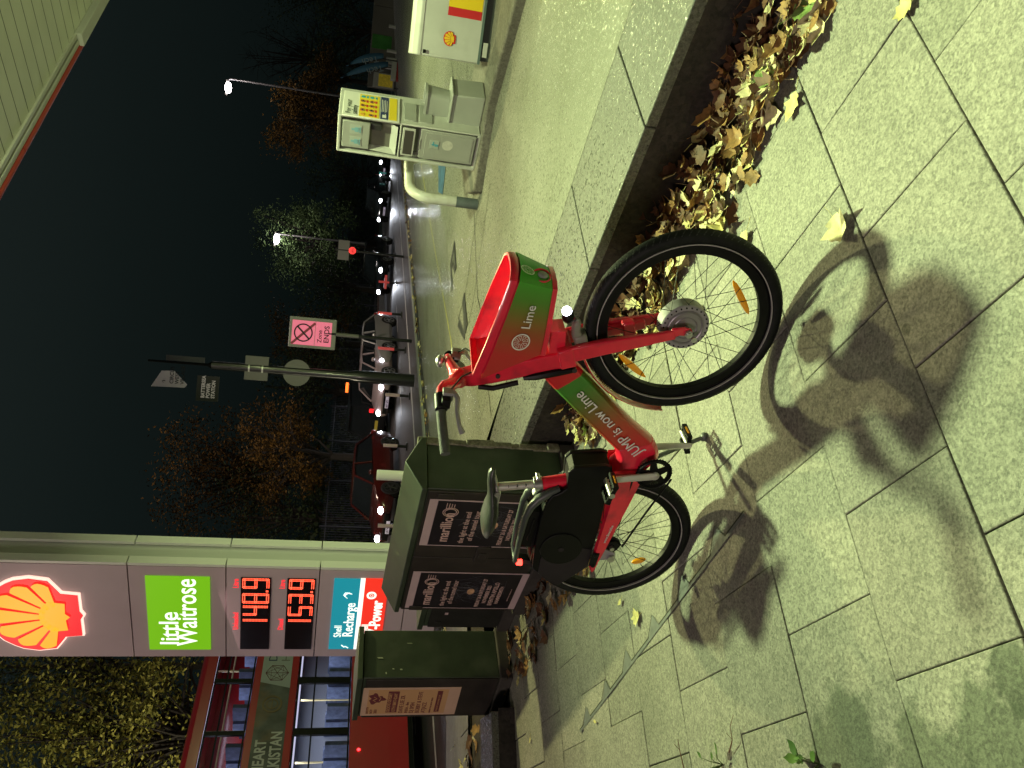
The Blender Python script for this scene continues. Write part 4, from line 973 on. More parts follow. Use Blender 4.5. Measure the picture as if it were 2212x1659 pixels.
b = MB(); b.box((.05, -.0112, .872), (.045, .002, .035)); b.box((.082, -.0112, .862), (.014, .002, .008))
for k in range(4): b.box((.215, -.0112, .893-.014*k), (.20-.02*(k % 2), .002, .005))
b.build('small_print', mat('symbol_white', (.75, .75, .7)), nb)
b = MB()
for z, h in ((.640, .115), (.50, .12)): b.ringbox((0, 0, 0), 0, 0, 0) if 0 else b.box((.20, -.001, z), (.285, .010, h))
b.build('side_panel', M_WPL2, tb, bevel=.010)

# washing tub on its stand in front of the tower
tu0 = gnd(1045, 232, .425)
stn = thing('bucket_stand', 'grey box stand on the island in front of the service unit', 'stand', (tu0.x+.02, tu0.y+.17, .425), R(-48))
b = MB(); b.prism([(-.21, 0), (.21, 0), (.195, .285), (-.195, .285)], -.15, .15, 'y'); b.build('box', M_WPL2, stn, bevel=.012, seg=3)
b = MB(); b.box((0, 0, .292), (.42, .33, .018)); b.build('lip', M_WPL2, stn, bevel=.006)
bu = thing('bucket', 'pale plastic wash bucket standing on the grey box', 'bucket', (tu0.x+.03, tu0.y+.19, .727), R(-48))
b = MB(); 
def rr4(a, c, z, r_=.05): 
    P = []
    for sx_, sy_, a0 in ((1, 1, 0), (-1, 1, 90), (-1, -1, 180), (1, -1, 270)):
        for k in range(4): th = R(a0+30*k); P.append((sx_*(a-r_)+math.cos(th)*r_, sy_*(c-r_)+math.sin(th)*r_, z))
    return P
b.loft([rr4(.125, .095, 0), rr4(.14, .108, .20), rr4(.150, .118, .202), rr4(.150, .118, .225), rr4(.135, .10, .225), rr4(.115, .085, .02)]); b.build('tub', M_WPL2, bu)
b = MB(); b.tube([(-.145, -.06, .18), (-.16, -.09, .10), (-.15, -.10, .06), (-.14, -.11, .09), (-.14, -.10, .15)], .006, 6); b.build('sponge', mat('sponge', (.10, .12, .16), .9), bu)

# tubular hoop barrier
hp0, hp1 = Vector((1.70, 7.34, .34)), Vector((2.27, 8.02, .38))
hd_ = (hp1-hp0); hd_.z = 0; hl_ = hd_.length
ho = thing('hoop_barrier', 'white and grey tubular hoop barrier beside the service unit', 'barrier', (hp0.x, hp0.y, .34), math.atan2(hd_.y, hd_.x))
def hoop(z0, z1, full):
    pts = []
    if full:
        pts = [(0, 0, .20), (0, 0, .42)]
        for k in range(1, 9): th = math.pi/2*k/8; pts.append((.22-.22*math.cos(th), 0, .45+.20*math.sin(th)))
        for k in range(9): th = math.pi/2*k/8; pts.append((hl_-.22+.22*math.sin(th), 0, .45+.20*math.cos(th)))
        pts += [(hl_, 0, .42), (hl_, 0, .20)]
    return pts
b = MB(); b.tube(hoop(0, 0, 1), .050, 18); b.build('tube', mat('hoop_white', (.52, .54, .48), .35, var=.08, vs=7, dirt=(.42, .42, .34), ds=8), ho)
for x in (0, hl_): b = MB(); b.cyl((x, 0, -.01), (x, 0, .21), .0515, 18); b.build('leg_sleeve', M_SGREY, ho)

# shell-marked storage box
bx0 = Vector((2.83, 6.83, .425))
sb = thing('storage_box', 'white forecourt storage box with yellow panel, red stripe and shell badge', 'storage box', bx0, R(-22))
b = MB(); b.box((.75, .26, .04), (1.44, .46, .09)); b.build('plinth', mat('box_plinth', (.035, .045, .04), .6), sb)
b = MB(); b.box((.75, .26, .36), (1.5, .52, .56)); b.build('body', M_WPL, sb, bevel=.012, seg=3)
b = MB(); rings = []
for x in (-.004, 1.504): rings.append([(x, y, z) for y, z in ((-.006, .60), (-.006, .635), (.03, .675), (.12, .69), (.42, .69), (.51, .675), (.528, .63), (.528, .60))])
b.loft(rings); b.build('lid', M_WPL, sb, bevel=.008)
b = MB(); b.box((.75, .26, .088), (1.505, .525, .022)); b.build('base_trim', mat('trim_green_grey', (.10, .15, .14), .6), sb)
b = MB(); b.add([(.35, -.003, .11), (.42, -.003, .11), (.42, -.003, .405), (.35, -.003, .405)], [(0, 1, 2, 3)]); b.build('red_stripe', mat('stripe_red', (.55, .02, .025), .4), sb, smooth=False)
b = MB(); b.add([(.42, -.003, .11), (1.5, -.003, .11), (1.5, -.003, .405), (.42, -.003, .405)], [(0, 1, 2, 3)]); b.build('yellow_panel', mat('panel_yellow', (.80, .58, .015), .4), sb, smooth=False)
b = MB(); b.box((.03, -.01, .575), (.03, .02, .025)); b.build('latch', M_BLK, sb, bevel=.003)
b = MB(); b.box((.12, -.012, .045), (.12, .004, .04)); b.build('base_label', M_WPL, sb)

def pecten(T, size, parent, m_out, m_in, m_line, glow=None, lift=.004, thick=.0):
    """scallop-shell emblem: outline, flare and ribs; drawn in a unit square then scaled"""
    def outline(k):
        P = []
        half = [(.0, -.47), (.06, -.44), (.30, -.44), (.32, -.27), (.355, -.25), (.50, -.16), (.53, .02), (.50, .17), (.455, .25), (.38, .345), (.26, .43), (.13, .475), (0, .49)]
        H_ = [(x*k, (y+.02)*k-.02) for x, y in half]
        return H_+[(-x, y) for x, y in reversed(H_[1:-1])]
    def put(name, P, m_, z):
        b = MB(); b.T = T @ Matrix.Scale(size, 4)
        n = len(P); c = len(P)
        if thick and name in ('shell_border', 'shell_rim'):
            b.prism(P, z/size-thick, z/size, 'z')
        else: b.add([(x, y, z/size) for x, y in P], [list(range(n))])
        return b.build(name, m_, parent, smooth=False)
    if glow: put('shell_rim', outline(1.045), glow, lift*.4)
    put('shell_border', outline(1.0), m_out, lift)
    # yellow fan between red ribs
    inner = [(.0, -.34), (.05, -.30), (.20, -.31), (.225, -.17), (.38, -.085), (.425, .03), (.405, .13)]
    cx, cy = 0, -.28
    angs = [8, 24.5, 41, 57.5, 74, 90, 106, 122.5, 139, 155.5, 172]
    b = MB(); b.T = T @ Matrix.Scale(size, 4); z = (lift*1.8)/size
    b.add([(x, y, z) for x, y in [(-.20, -.31), (-.05, -.30), (0, -.345), (.05, -.30), (.20, -.31), (.225, -.14), (.12, -.06), (0, -.03), (-.12, -.06), (-.225, -.14)]], [list(range(10))])
    k = 7; spans = [(12+i*(156/k), 12+(i+1)*(156/k)) for i in range(k)]
    for a0, a1 in spans:
        g = 1.9; a0 += g; a1 -= g
        def rad(a): 
            return .46+.26*(math.sin(R(a))**1.4)
        P = [(cx+math.cos(R(a0+.8))*.17, cy+math.sin(R(a0+.8))*.17+.02)]
        for i in range(7):
            a = a0+(a1-a0)*i/6; bulge = 1-.055*abs(i-3)**1.7/4
            P.append((cx+math.cos(R(a))*rad(a)*bulge, cy+math.sin(R(a))*rad(a)*bulge))
        P.append((cx+math.cos(R(a1-.8))*.17, cy+math.sin(R(a1-.8))*.17+.02))
        b.add([(x, y, z) for x, y in P], [list(range(len(P)))])
    b.build('shell_fan', m_in, parent, smooth=False)
pecten(frame(Vector((.165, -.002, .365)), (1, 0, 0), (0, 0, 1)), .115, sb, mat('badge_red', (.60, .03, .02), .4), mat('badge_yellow', (.80, .50, .02), .4), None)

# ------------------------------------------------------------------ lit price totem
th_ = thing('price_totem', 'tall grey price totem with glowing shell emblem, green panel and red fuel prices', 'sign', (-4.744, 13.11, -.36), R(151.3-180))
M_TG = mat('totem_grey', (.62, .50, .55), .45, metal=.0, var=.04, vs=2)
M_TW = mat('totem_light_trim', (.85, .90, .80), .4)
Z0 = .36
def tz(z): return z+Z0
W_, D_ = 1.90, .54
b = MB(); b.box((W_/2+.02, D_/2+.02, tz(8.2)/2), (W_-.06, D_-.10, tz(8.2))); b.build('core', mat('totem_core', (.62, .66, .60), .5), th_)
zb = [-.36, .195, 1.572, 2.952, 4.33, 6.9, 8.2]
for i in range(len(zb)-1):
    z0, z1 = tz(zb[i])+.008, tz(zb[i+1])-.008
    b = MB(); b.box((W_/2-.01, .0, (z0+z1)/2), (W_, .05, z1-z0)); b.build('front_panel', M_TG, th_, bevel=.004)
    b = MB(); b.box((W_+.030, .045, (z0+z1)/2), (.05, .15, z1-z0)); b.box((W_+.030, D_-.04, (z0+z1)/2), (.05, .15, z1-z0)); b.build('edge_trim', M_TW, th_, bevel=.004)
def TT(x, z, y=-.030): return frame(Vector((x, y, tz(z))), (1, 0, 0), (0, 0, 1))
E_RED = mat('lit_red', (.8, .01, .02), .4, emis=.80, ecol=(.92, .010, .022)); E_OR = mat('lit_orange', (.9, .4, .02), .4, emis=1.05, ecol=(1, .36, .014)); E_RIM = mat('lit_rim', (1, .8, .7), .4, emis=1.2, ecol=(1, .68, .55))
pecten(TT(.915, 5.62, -.05), 1.36, th_, E_RED, E_OR, None, glow=E_RIM, lift=.03, thick=.06)
def panel(name, x0, x1, z0, z1, m_, y=-.034, pr=None):
    b = MB(); b.box(((x0+x1)/2, y, tz((z0+z1)/2)), (x1-x0, .02, z1-z0)); return b.build(name, m_, pr or th_, smooth=False)
E_GRN = mat('lit_green', (.2, .6, .02), .4, emis=.62, ecol=(.21, .60, .008)); E_WHT = mat('lit_white', (1, 1, 1), .4, emis=1.15, ecol=(.95, 1, .85))
gp = panel('green_panel', .168, 1.71, 3.18, 4.09, E_GRN)
text('lettering', 'little', .40, TT(.27, 3.655, -.0455), E_WHT, gp, bold=.004); text('lettering', 'Waitrose', .43, TT(.26, 3.385, -.0455), E_WHT, gp, bold=.004, sx=.86)
E_LED = mat('lit_led', (1, .1, .05), .4, emis=2.6, ecol=(1, .10, .045)); E_LED2 = mat('lit_led_text', (1, .05, .05), .4, emis=1.0, ecol=(1, .035, .05)); M_LEDB = mat('led_black', (.008, .006, .006), .25)
SEG = {'0': 'abcdef', '1': 'bc', '3': 'abgcd', '4': 'fgbc', '5': 'afgcd', '8': 'abcdefg', '9': 'abcdfg'}
def digit(b, ch, x, z, w_, h_):
    P = {'a': ((0, 1), (1, 1)), 'b': ((1, 1), (1, .5)), 'c': ((1, .5), (1, 0)), 'd': ((0, 0), (1, 0)), 'e': ((0, 0), (0, .5)), 'f': ((0, .5), (0, 1)), 'g': ((0, .5), (1, .5))}
    for s_ in SEG[ch]:
        (xa, za), (xb, zb_) = P[s_]; n = 6 if xa != xb else 8
        for row in (-.015, .015):
            for k in range(n+1):
                f = k/n; px, pz = x+(xa+(xb-xa)*f)*w_, z+(za+(zb_-za)*f)*h_
                if xa == xb: px += row
                else: pz += row
                b.box((px, -.047, tz(pz)), (.0145, .004, .0145))
for zz, z0, z1, dg, nm in ((2.335, 2.29, 2.735, '1489', 'Unleaded'), (1.665, 1.625, 2.05, '1539', 'Diesel')):
    pd_ = panel('price_display', .18, 1.715, z0, z1, M_LEDB)
    h_ = z1-z0-.09
    for ch, x in zip(dg, (.665, .955, 1.215, 1.525)): b = MB(); digit(b, ch, x, zz, .165, h_); b.build('led_digit', E_LED, pd_, smooth=False)
    b = MB()
    for a, c in ((0, 0), (.02, 0), (0, .02), (.02, .02)): b.box((1.440+a, -.047, tz(zz+c)), (.014, .004, .014))
    b.build('led_point', E_LED, pd_, smooth=False)
    text('lettering', nm, .115, TT(.60, z1+.035, -.0275), E_LED2, pd_, bold=.002, sx=.85); text('lettering', 'Litre', .115, TT(1.49, z1+.035, -.0275), E_LED2, pd_, bold=.002, sx=.85)
E_TEAL = mat('lit_teal', (.02, .4, .5), .4, emis=.55, ecol=(.012, .33, .45)); E_RD2 = mat('lit_red2', (.8, .04, .02), .4, emis=.85, ecol=(.90, .035, .018))
bp_ = panel('teal_panel', .182, 1.735, .94, 1.345, E_TEAL); text('lettering', 'Shell', .17, TT(.46, 1.165, -.0455), E_WHT, bp_, bold=.001, sx=.85); text('lettering', 'Recharge', .23, TT(.47, .985, -.0455), E_WHT, bp_, bold=.003, sx=.88)
b = MB(); 
for k in range(3): b.tube([(1.33+.03*k, -.047, tz(1.12+.03*k)), (1.38+.02*k, -.047, tz(1.17)), (1.45, -.047, tz(1.10+.03*k)), (1.42, -.047, tz(1.05))], .006, 4)
b.tube([(.215, -.047, tz(1.03)), (.25, -.047, tz(1.08)), (.235, -.047, tz(1.10)), (.28, -.047, tz(1.14))], .010, 4); b.build('plug_symbol', E_WHT, bp_)
panel('white_band', .182, 1.74, .868, .938, E_WHT)
rp_ = panel('red_panel', .182, 1.745, .50, .866, E_RD2); text('lettering', 'Shell', .15, TT(.52, .745, -.0455), E_WHT, rp_, bold=.003, sx=.85); text('lettering', 'V-Power', .25, TT(.52, .56, -.0455), E_WHT, rp_, bold=.008, sx=.85)
b = MB(); b.ring((1.40, -.047, tz(.745)), .062, .018, n=24, seg=6, flat=.3); 
for k in range(8): b.box((1.40+math.cos(k*.785)*.022, -.048, tz(.745)+math.sin(k*.785)*.022), (.010, .003, .010))
b.build('sun_symbol', E_WHT, rp_)
light('totem_glow', 'AREA', Vector((-4.744, 13.11, 3.6))+Vector((math.cos(R(-28.7)), math.sin(R(-28.7)), 0))*.9+Vector((-.3, -.5, 0)), 14, (1, .62, .60), 1.2, 3, aim=(-5.5, 8, 0))

# white bollard and the stub by the left wall
wb_ = thing('bollard', 'short white tubular bollard standing behind the long cabinet', 'bollard', (-1.43, 11.0, -.09))
b = MB(); b.cyl((0, 0, 0), (0, 0, .98), .074, 24); b.build('post', mat('bollard_white', (.64, .66, .60), .4), wb_, bevel=.01)
b = MB(); b.cyl((0, 0, 0), (0, 0, .05), .10, 20); b.build('foot', M_SGREY, wb_)
rbp = thing('bollard', 'thin pale marker post with a yellow foot beside the leftmost cabinet', 'marker post', road(11.2, 6.6, -.62))
b = MB(); b.cyl((0, 0, .25), (0, 0, .98), .05, 12); b.build('post', mat('post_beige', (.34, .31, .24), .6, var=.2, vs=6), rbp)
b = MB(); b.cyl((0, 0, 0), (0, 0, .25), .055, 12, .05); b.build('foot', mat('post_yellow', (.5, .42, .08), .6), rbp)
#==STREET==
# ------------------------------------------------------------------ canopy over the forecourt
cn = thing('forecourt_canopy', 'white slatted forecourt canopy with a red rounded edge', 'canopy')
b = MB()
M_CAN = mat('canopy_sheet', (.80, .82, .74), .55, var=.06, vs=1.5)
k = 0
while k*.30+3.6 < 24:
    n0, n1 = 3.6+k*.30+.008, 3.6+(k+1)*.30-.008
    b.add([site(n0, -6.44, 5.60), site(n1, -6.44, 5.60), site(n1, 14, 5.60), site(n0, 14, 5.60)], [(0, 1, 2, 3)])
    b.add([site(n1, -6.44, 5.60), site(n1+.016, -6.44, 5.612), site(n1+.016, 14, 5.612), site(n1, 14, 5.60)], [(0, 1, 2, 3)]); k += 1
b.build('soffit', M_CAN, cn, smooth=False)
def tbox(b, n0, n1, t0, t1, z0, z1):
    vs = [site(n_, t_, z_) for n_ in (n0, n1) for t_ in (t0, t1) for z_ in (z0, z1)]
    b.add(vs, [(0, 1, 3, 2), (4, 6, 7, 5), (0, 4, 5, 1), (2, 3, 7, 6), (0, 2, 6, 4), (1, 5, 7, 3)])
b = MB(); tbox(b, 3.5, 24, -6.43, 14, 5.63, 6.3); b.build('roof', mat('canopy_top', (.2, .2, .2), .8), cn, smooth=False)
b = MB(); tbox(b, 3.5, 24, -6.50, -6.44, 5.57, 5.66); tbox(b, 3.5, 24, -6.60, -6.525, 5.56, 5.66); b.build('gutter', mat('gutter_white', (.60, .60, .55), .4), cn, bevel=.004)
b = MB(); tbox(b, 3.5, 24, -6.53, -6.49, 5.60, 5.66); b.build('gutter_slot', M_BLK, cn)
b = MB(); 
for k in range(8): b.cyl(site(3.6+k*2.6, -6.655, 5.60), site(3.6+k*2.6+2.585, -6.655, 5.60), .060, 14)
b.build('red_edge', mat('canopy_red', (.42, .035, .03), .5), cn)
b = MB(); q = gnd(165, 62, 5.56); n0 = q.dot(NW); tbox(b, n0, n0+4.5, -6.62, -6.43, 5.50, 5.60); b.build('edge_cover', mat('cover_white', (.62, .62, .60), .4), cn, bevel=.01)
b = MB(); tbox(b, 3.5, 24, -6.70, -6.66, 5.62, 6.5); b.build('fascia', mat('canopy_red', (1, 1, 1)), cn)
for n_, t_ in ((4.65, -3.7), (9.6, -3.7), (9.6, 1.2), (14, -3.7)):
    b = MB(); tbox(b, n_-.25, n_+.25, t_-.25, t_+.25, 5.50, 5.60); o = b.build('canopy_light', mat('fitting', (.6, .6, .55), .4)); tag(o, 'square lamp fitting under the forecourt canopy', 'ceiling light', 'lamp fittings under the canopy')

# ------------------------------------------------------------------ poles, signs, street lamps
M_PBK = mat('pole_black', (.012, .014, .014), .28, coat=.3); M_SBK = mat('sign_back', (.20, .20, .19), .55, metal=.3); M_CLAMP = mat('clamp', (.5, .52, .48), .35, metal=.7)
po = thing('sign_pole', 'thick glossy black pole carrying sign backs and finger signs, at the far kerb', 'pole', (-.125, 21.4, -.50))
b = MB(); b.tube([(0, 0, 0), (0, 0, 1.1), (0, 0, 1.6), (0, 0, 1.75), (0, 0, 5.3)], [.175, .17, .16, .125, .11], 20); b.build('post', M_PBK, po)
b = MB(); b.tube([(0, 0, 5.3), (0, 0, 5.4), (0, 0, 6.85)], [.10, .035, .028], 12); b.build('mast', mat('mast_black', (.006, .007, .007), .8, spec=.1), po)
b = MB(); b.box((.01, -.06, 4.17), (.64, .02, .60)); b.build('square_sign_back', M_SBK, po, bevel=.03)
b = MB(); b.cyl((-.03, -.05, 3.14), (-.03, -.07, 3.14), .355, 36); b.build('round_sign_back', M_SBK, po)
b = MB()
for z in (4.02, 4.36, 2.95, 3.33): b.cyl((0, 0, z-.02), (0, 0, z+.02), .118, 20)
b.build('clamp', M_CLAMP, po)
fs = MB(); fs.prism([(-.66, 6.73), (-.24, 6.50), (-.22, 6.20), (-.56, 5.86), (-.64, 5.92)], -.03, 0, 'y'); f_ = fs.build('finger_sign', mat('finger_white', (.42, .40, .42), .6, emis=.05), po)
for i, s_ in enumerate(('CIRCUS', 'WEST', 'VILLAGE')): text('lettering', s_, .13, frame(Vector((-.56, -.035, 6.20-.13*i)), (1, 0, 0), (0, 0, 1)), M_BLK, f_, bold=.002)
text('arrow', '↑', .13, frame(Vector((-.56, -.035, 6.38)), (1, 0, 0), (0, 0, 1)), M_BLK, f_)
b = MB(); b.box((-.62, -.015, 5.35), (.66, .02, .55)); f2 = b.build('name_board', mat('board_dark', (.003, .005, .005), .5), po)
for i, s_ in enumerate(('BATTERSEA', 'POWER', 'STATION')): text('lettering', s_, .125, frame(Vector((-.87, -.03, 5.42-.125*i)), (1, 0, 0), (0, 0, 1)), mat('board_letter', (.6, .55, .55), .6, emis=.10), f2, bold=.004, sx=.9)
b = MB(); b.box((.11, 0, 5.95), (.14, .02, .95)); b.build('side_board', mat('board_grey', (.05, .06, .065), .6), po)

zn = thing('zone_sign', 'pink-lit zone ends sign on a thin dark post', 'road sign', (1.035, 23, -.49))
b = MB(); b.tube([(0, 0, 0), (0, 0, 1.2), (0, 0, 2.4)], [.05, .05, .045], 14); b.build('post', M_PBK, zn)
b = MB(); b.cyl((.0, 0, 1.55), (0, 0, 2.2), .058, 14); b.build('sleeve', M_SBK, zn)
b = MB(); b.box((-.02, 0, 2.86), (.88, .06, 1.32)); bd = b.build('box', mat('sign_box', (.32, .33, .31), .5), zn, bevel=.02)
E_PINK = mat('sign_pink_lit', (.8, .25, .4), .4, emis=.62, ecol=(.85, .13, .25)); M_SIG = mat('sign_ink', (.03, .01, .03), .5)  # pink light on the reflective face put into its colour and glow
for z0, z1 in ((2.80, 3.44), (2.33, 2.785)):
    b = MB(); b.box((-.03, -.035, (z0+z1)/2), (.70, .01, z1-z0)); b.build('face', E_PINK, bd, smooth=False)
b = MB(); b.ringbox((-.03, -.045, 3.12), .225, .265, .004, 40); b.box((-.03, -.045, 3.12), (.47, .008, .05), Matrix.Rotation(R(-45), 3, 'Y')); b.build('no_waiting_symbol', M_SIG, bd)
b = MB(); b.box((-.05, -.0425, 3.12), (.90, .004, .07), Matrix.Rotation(R(45), 3, 'Y')); b.build('cancel_bar', mat('sign_bar', (.45, .06, .12), .5), bd)
text('lettering', 'Zone', .17, frame(Vector((-.10, -.043, 2.60)), (1, 0, 0), (0, 0, 1)), M_SIG, bd, align='CENTER', bold=.002); text('lettering', 'ENDS', .20, frame(Vector((-.03, -.043, 2.40)), (1, 0, 0), (0, 0, 1)), M_SIG, bd, align='CENTER', bold=.004)
cy = thing('cycle_sign', 'black post with two grey sign backs and a small glowing red cycle sign', 'road sign', (4.85, 31.8, -.65))
b = MB(); b.cyl((0, 0, 0), (0, 0, 2.75), .05, 12); b.build('post', M_PBK, cy)
b = MB(); b.box((.20, -.06, 2.40), (.38, .02, .44)); b.build('sign_back', M_SBK, cy, bevel=.02)
b = MB(); b.box((-.22, -.06, 2.40), (.38, .02, .44)); b.build('sign_back', M_SBK, cy, bevel=.02)
b = MB(); n8 = [(math.cos(R(45*k+22.5))*.15, 2.06+math.sin(R(45*k+22.5))*.15) for k in range(8)]; b.prism(n8, -.09, -.06, 'y'); q = b.build('red_face', mat('lit_sign_red', (.9, .05, .04), .4, emis=.95, ecol=(1, .05, .05)), cy)
b = MB(); b.ring((-.06, -.095, 2.03), .035, .006, n=18, seg=4); b.ring((.06, -.095, 2.03), .035, .006, n=18, seg=4); b.tube([(-.06, -.095, 2.03), (-.02, -.095, 2.09), (.04, -.095, 2.09), (0, -.095, 2.03), (-.02, -.095, 2.09)], .006, 4); b.build('cycle_symbol', M_SIG, q)

def lamp(label, base, topz, headoff):
    o = thing('street_lamp', label, 'street lamp', base, group='street lamps beyond the road')
    h = topz-base[2]
    b = MB(); b.tube([(0, 0, 0), (0, 0, 1.5), (0, 0, 1.6), (0, 0, h)], [.11, .11, .08, .05], 12); b.tube([(0, 0, h), (headoff*.6, 0, h+.12)], .04, 8); b.build('column', mat('lamp_column', (.12, .12, .125), .4, metal=.4), o)
    b = MB(); b.box((headoff, 0, h+.13), (.9, .3, .10)); hd = b.build('lantern', M_SBK, o, bevel=.03)
    b = MB(); b.sphere((headoff, -.1, h+.02), .30, sc=(1.1, .9, .6)); b.build('lens', mat('lantern_lens', (1, 1, 1), .3, emis=30, ecol=(1, .93, .95)), hd)
    light('street_and_fill_light', 'POINT', (base[0]+headoff, base[1]-1.2, topz-.5), 150, (1, .86, .78), .15)
lamp('tall street lamp with a bright white lantern, right of the two', (12.9, 47.9, -.65), 9.5, -.45) if 0 else None
L1 = at(492, 170, 47.9); lamp('taller street lamp with bright lantern, behind the service unit', (L1.x, 47.9, -.65), L1.z-.1, -.55)
L2 = at(600, 500, 50); lamp('smaller distant street lamp above the cycle sign', (L2.x-.15, 50, -.65), L2.z, -.35)
light('street_and_fill_light', 'POINT', (-15.5, 19.0, 3.6), 1400, (1, .92, .62), .3)  # unseen light added low on the left to brighten the tree
light('street_and_fill_light', 'POINT', (-9.5, 10.5, 7.5), 260, (1, .80, .62), .3)
light('street_and_fill_light', 'POINT', (-3.5, 34, 12.5), 420, (1, .78, .62), .3)

# red-banded plastic wands between the lanes
def wand(p, h, label, col, cross=False):
    o = thing('lane_marker', label, 'bollard', p, group='marker posts along the road')
    b = MB(); b.cyl((0, 0, 0), (0, 0, h*.42), .045, 12); b.box((0, 0, .02), (.22, .22, .04)); b.build('post', M_PBK, o)
    b = MB(); b.cyl((0, 0, h*.42), (0, 0, h), .052, 12); b.build('reflective_sleeve', col, o)
    if cross: b = MB(); b.box((0, -.07, h*.62), (.62, .02, .11)); b.build('cross_plate', col, o)
WR_ = mat('wand_red', (.75, .10, .10), .5, emis=.12, ecol=(1, .12, .12)); WP_ = mat('wand_pale', (.6, .45, .45), .5, emis=.03); WT = mat('wand_teal_lit', (.1, .5, .45), .5, emis=.15)  # teal tint and glow stand for green light falling on that post
for p, h, lab, c_, x_ in (((4.10, 34.9), .80, 'red-sleeved marker post with a cross plate, in front of the black car', WR_, True), ((2.35, 30.2), .92, 'red-sleeved marker post standing clear between the cars', WR_, False), ((.88, 27.0), .95, 'red-sleeved marker post in front of the silver car door', WR_, False),
                       ((-.63, 24.0), .75, 'pale marker post in front of the car with the lit plate', WP_, False), ((-2.15, 23.5), .72, 'pale marker post beside the rear of the red hatchback', WP_, False), ((-4.1, 21.0), .85, 'pale marker post at the nose of the red hatchback', WP_, False), ((12.6, 49.2), .75, 'teal-lit marker post near the farthest headlamp', WT, False)):
    wand((*p, -.65), h, lab, c_, x_)

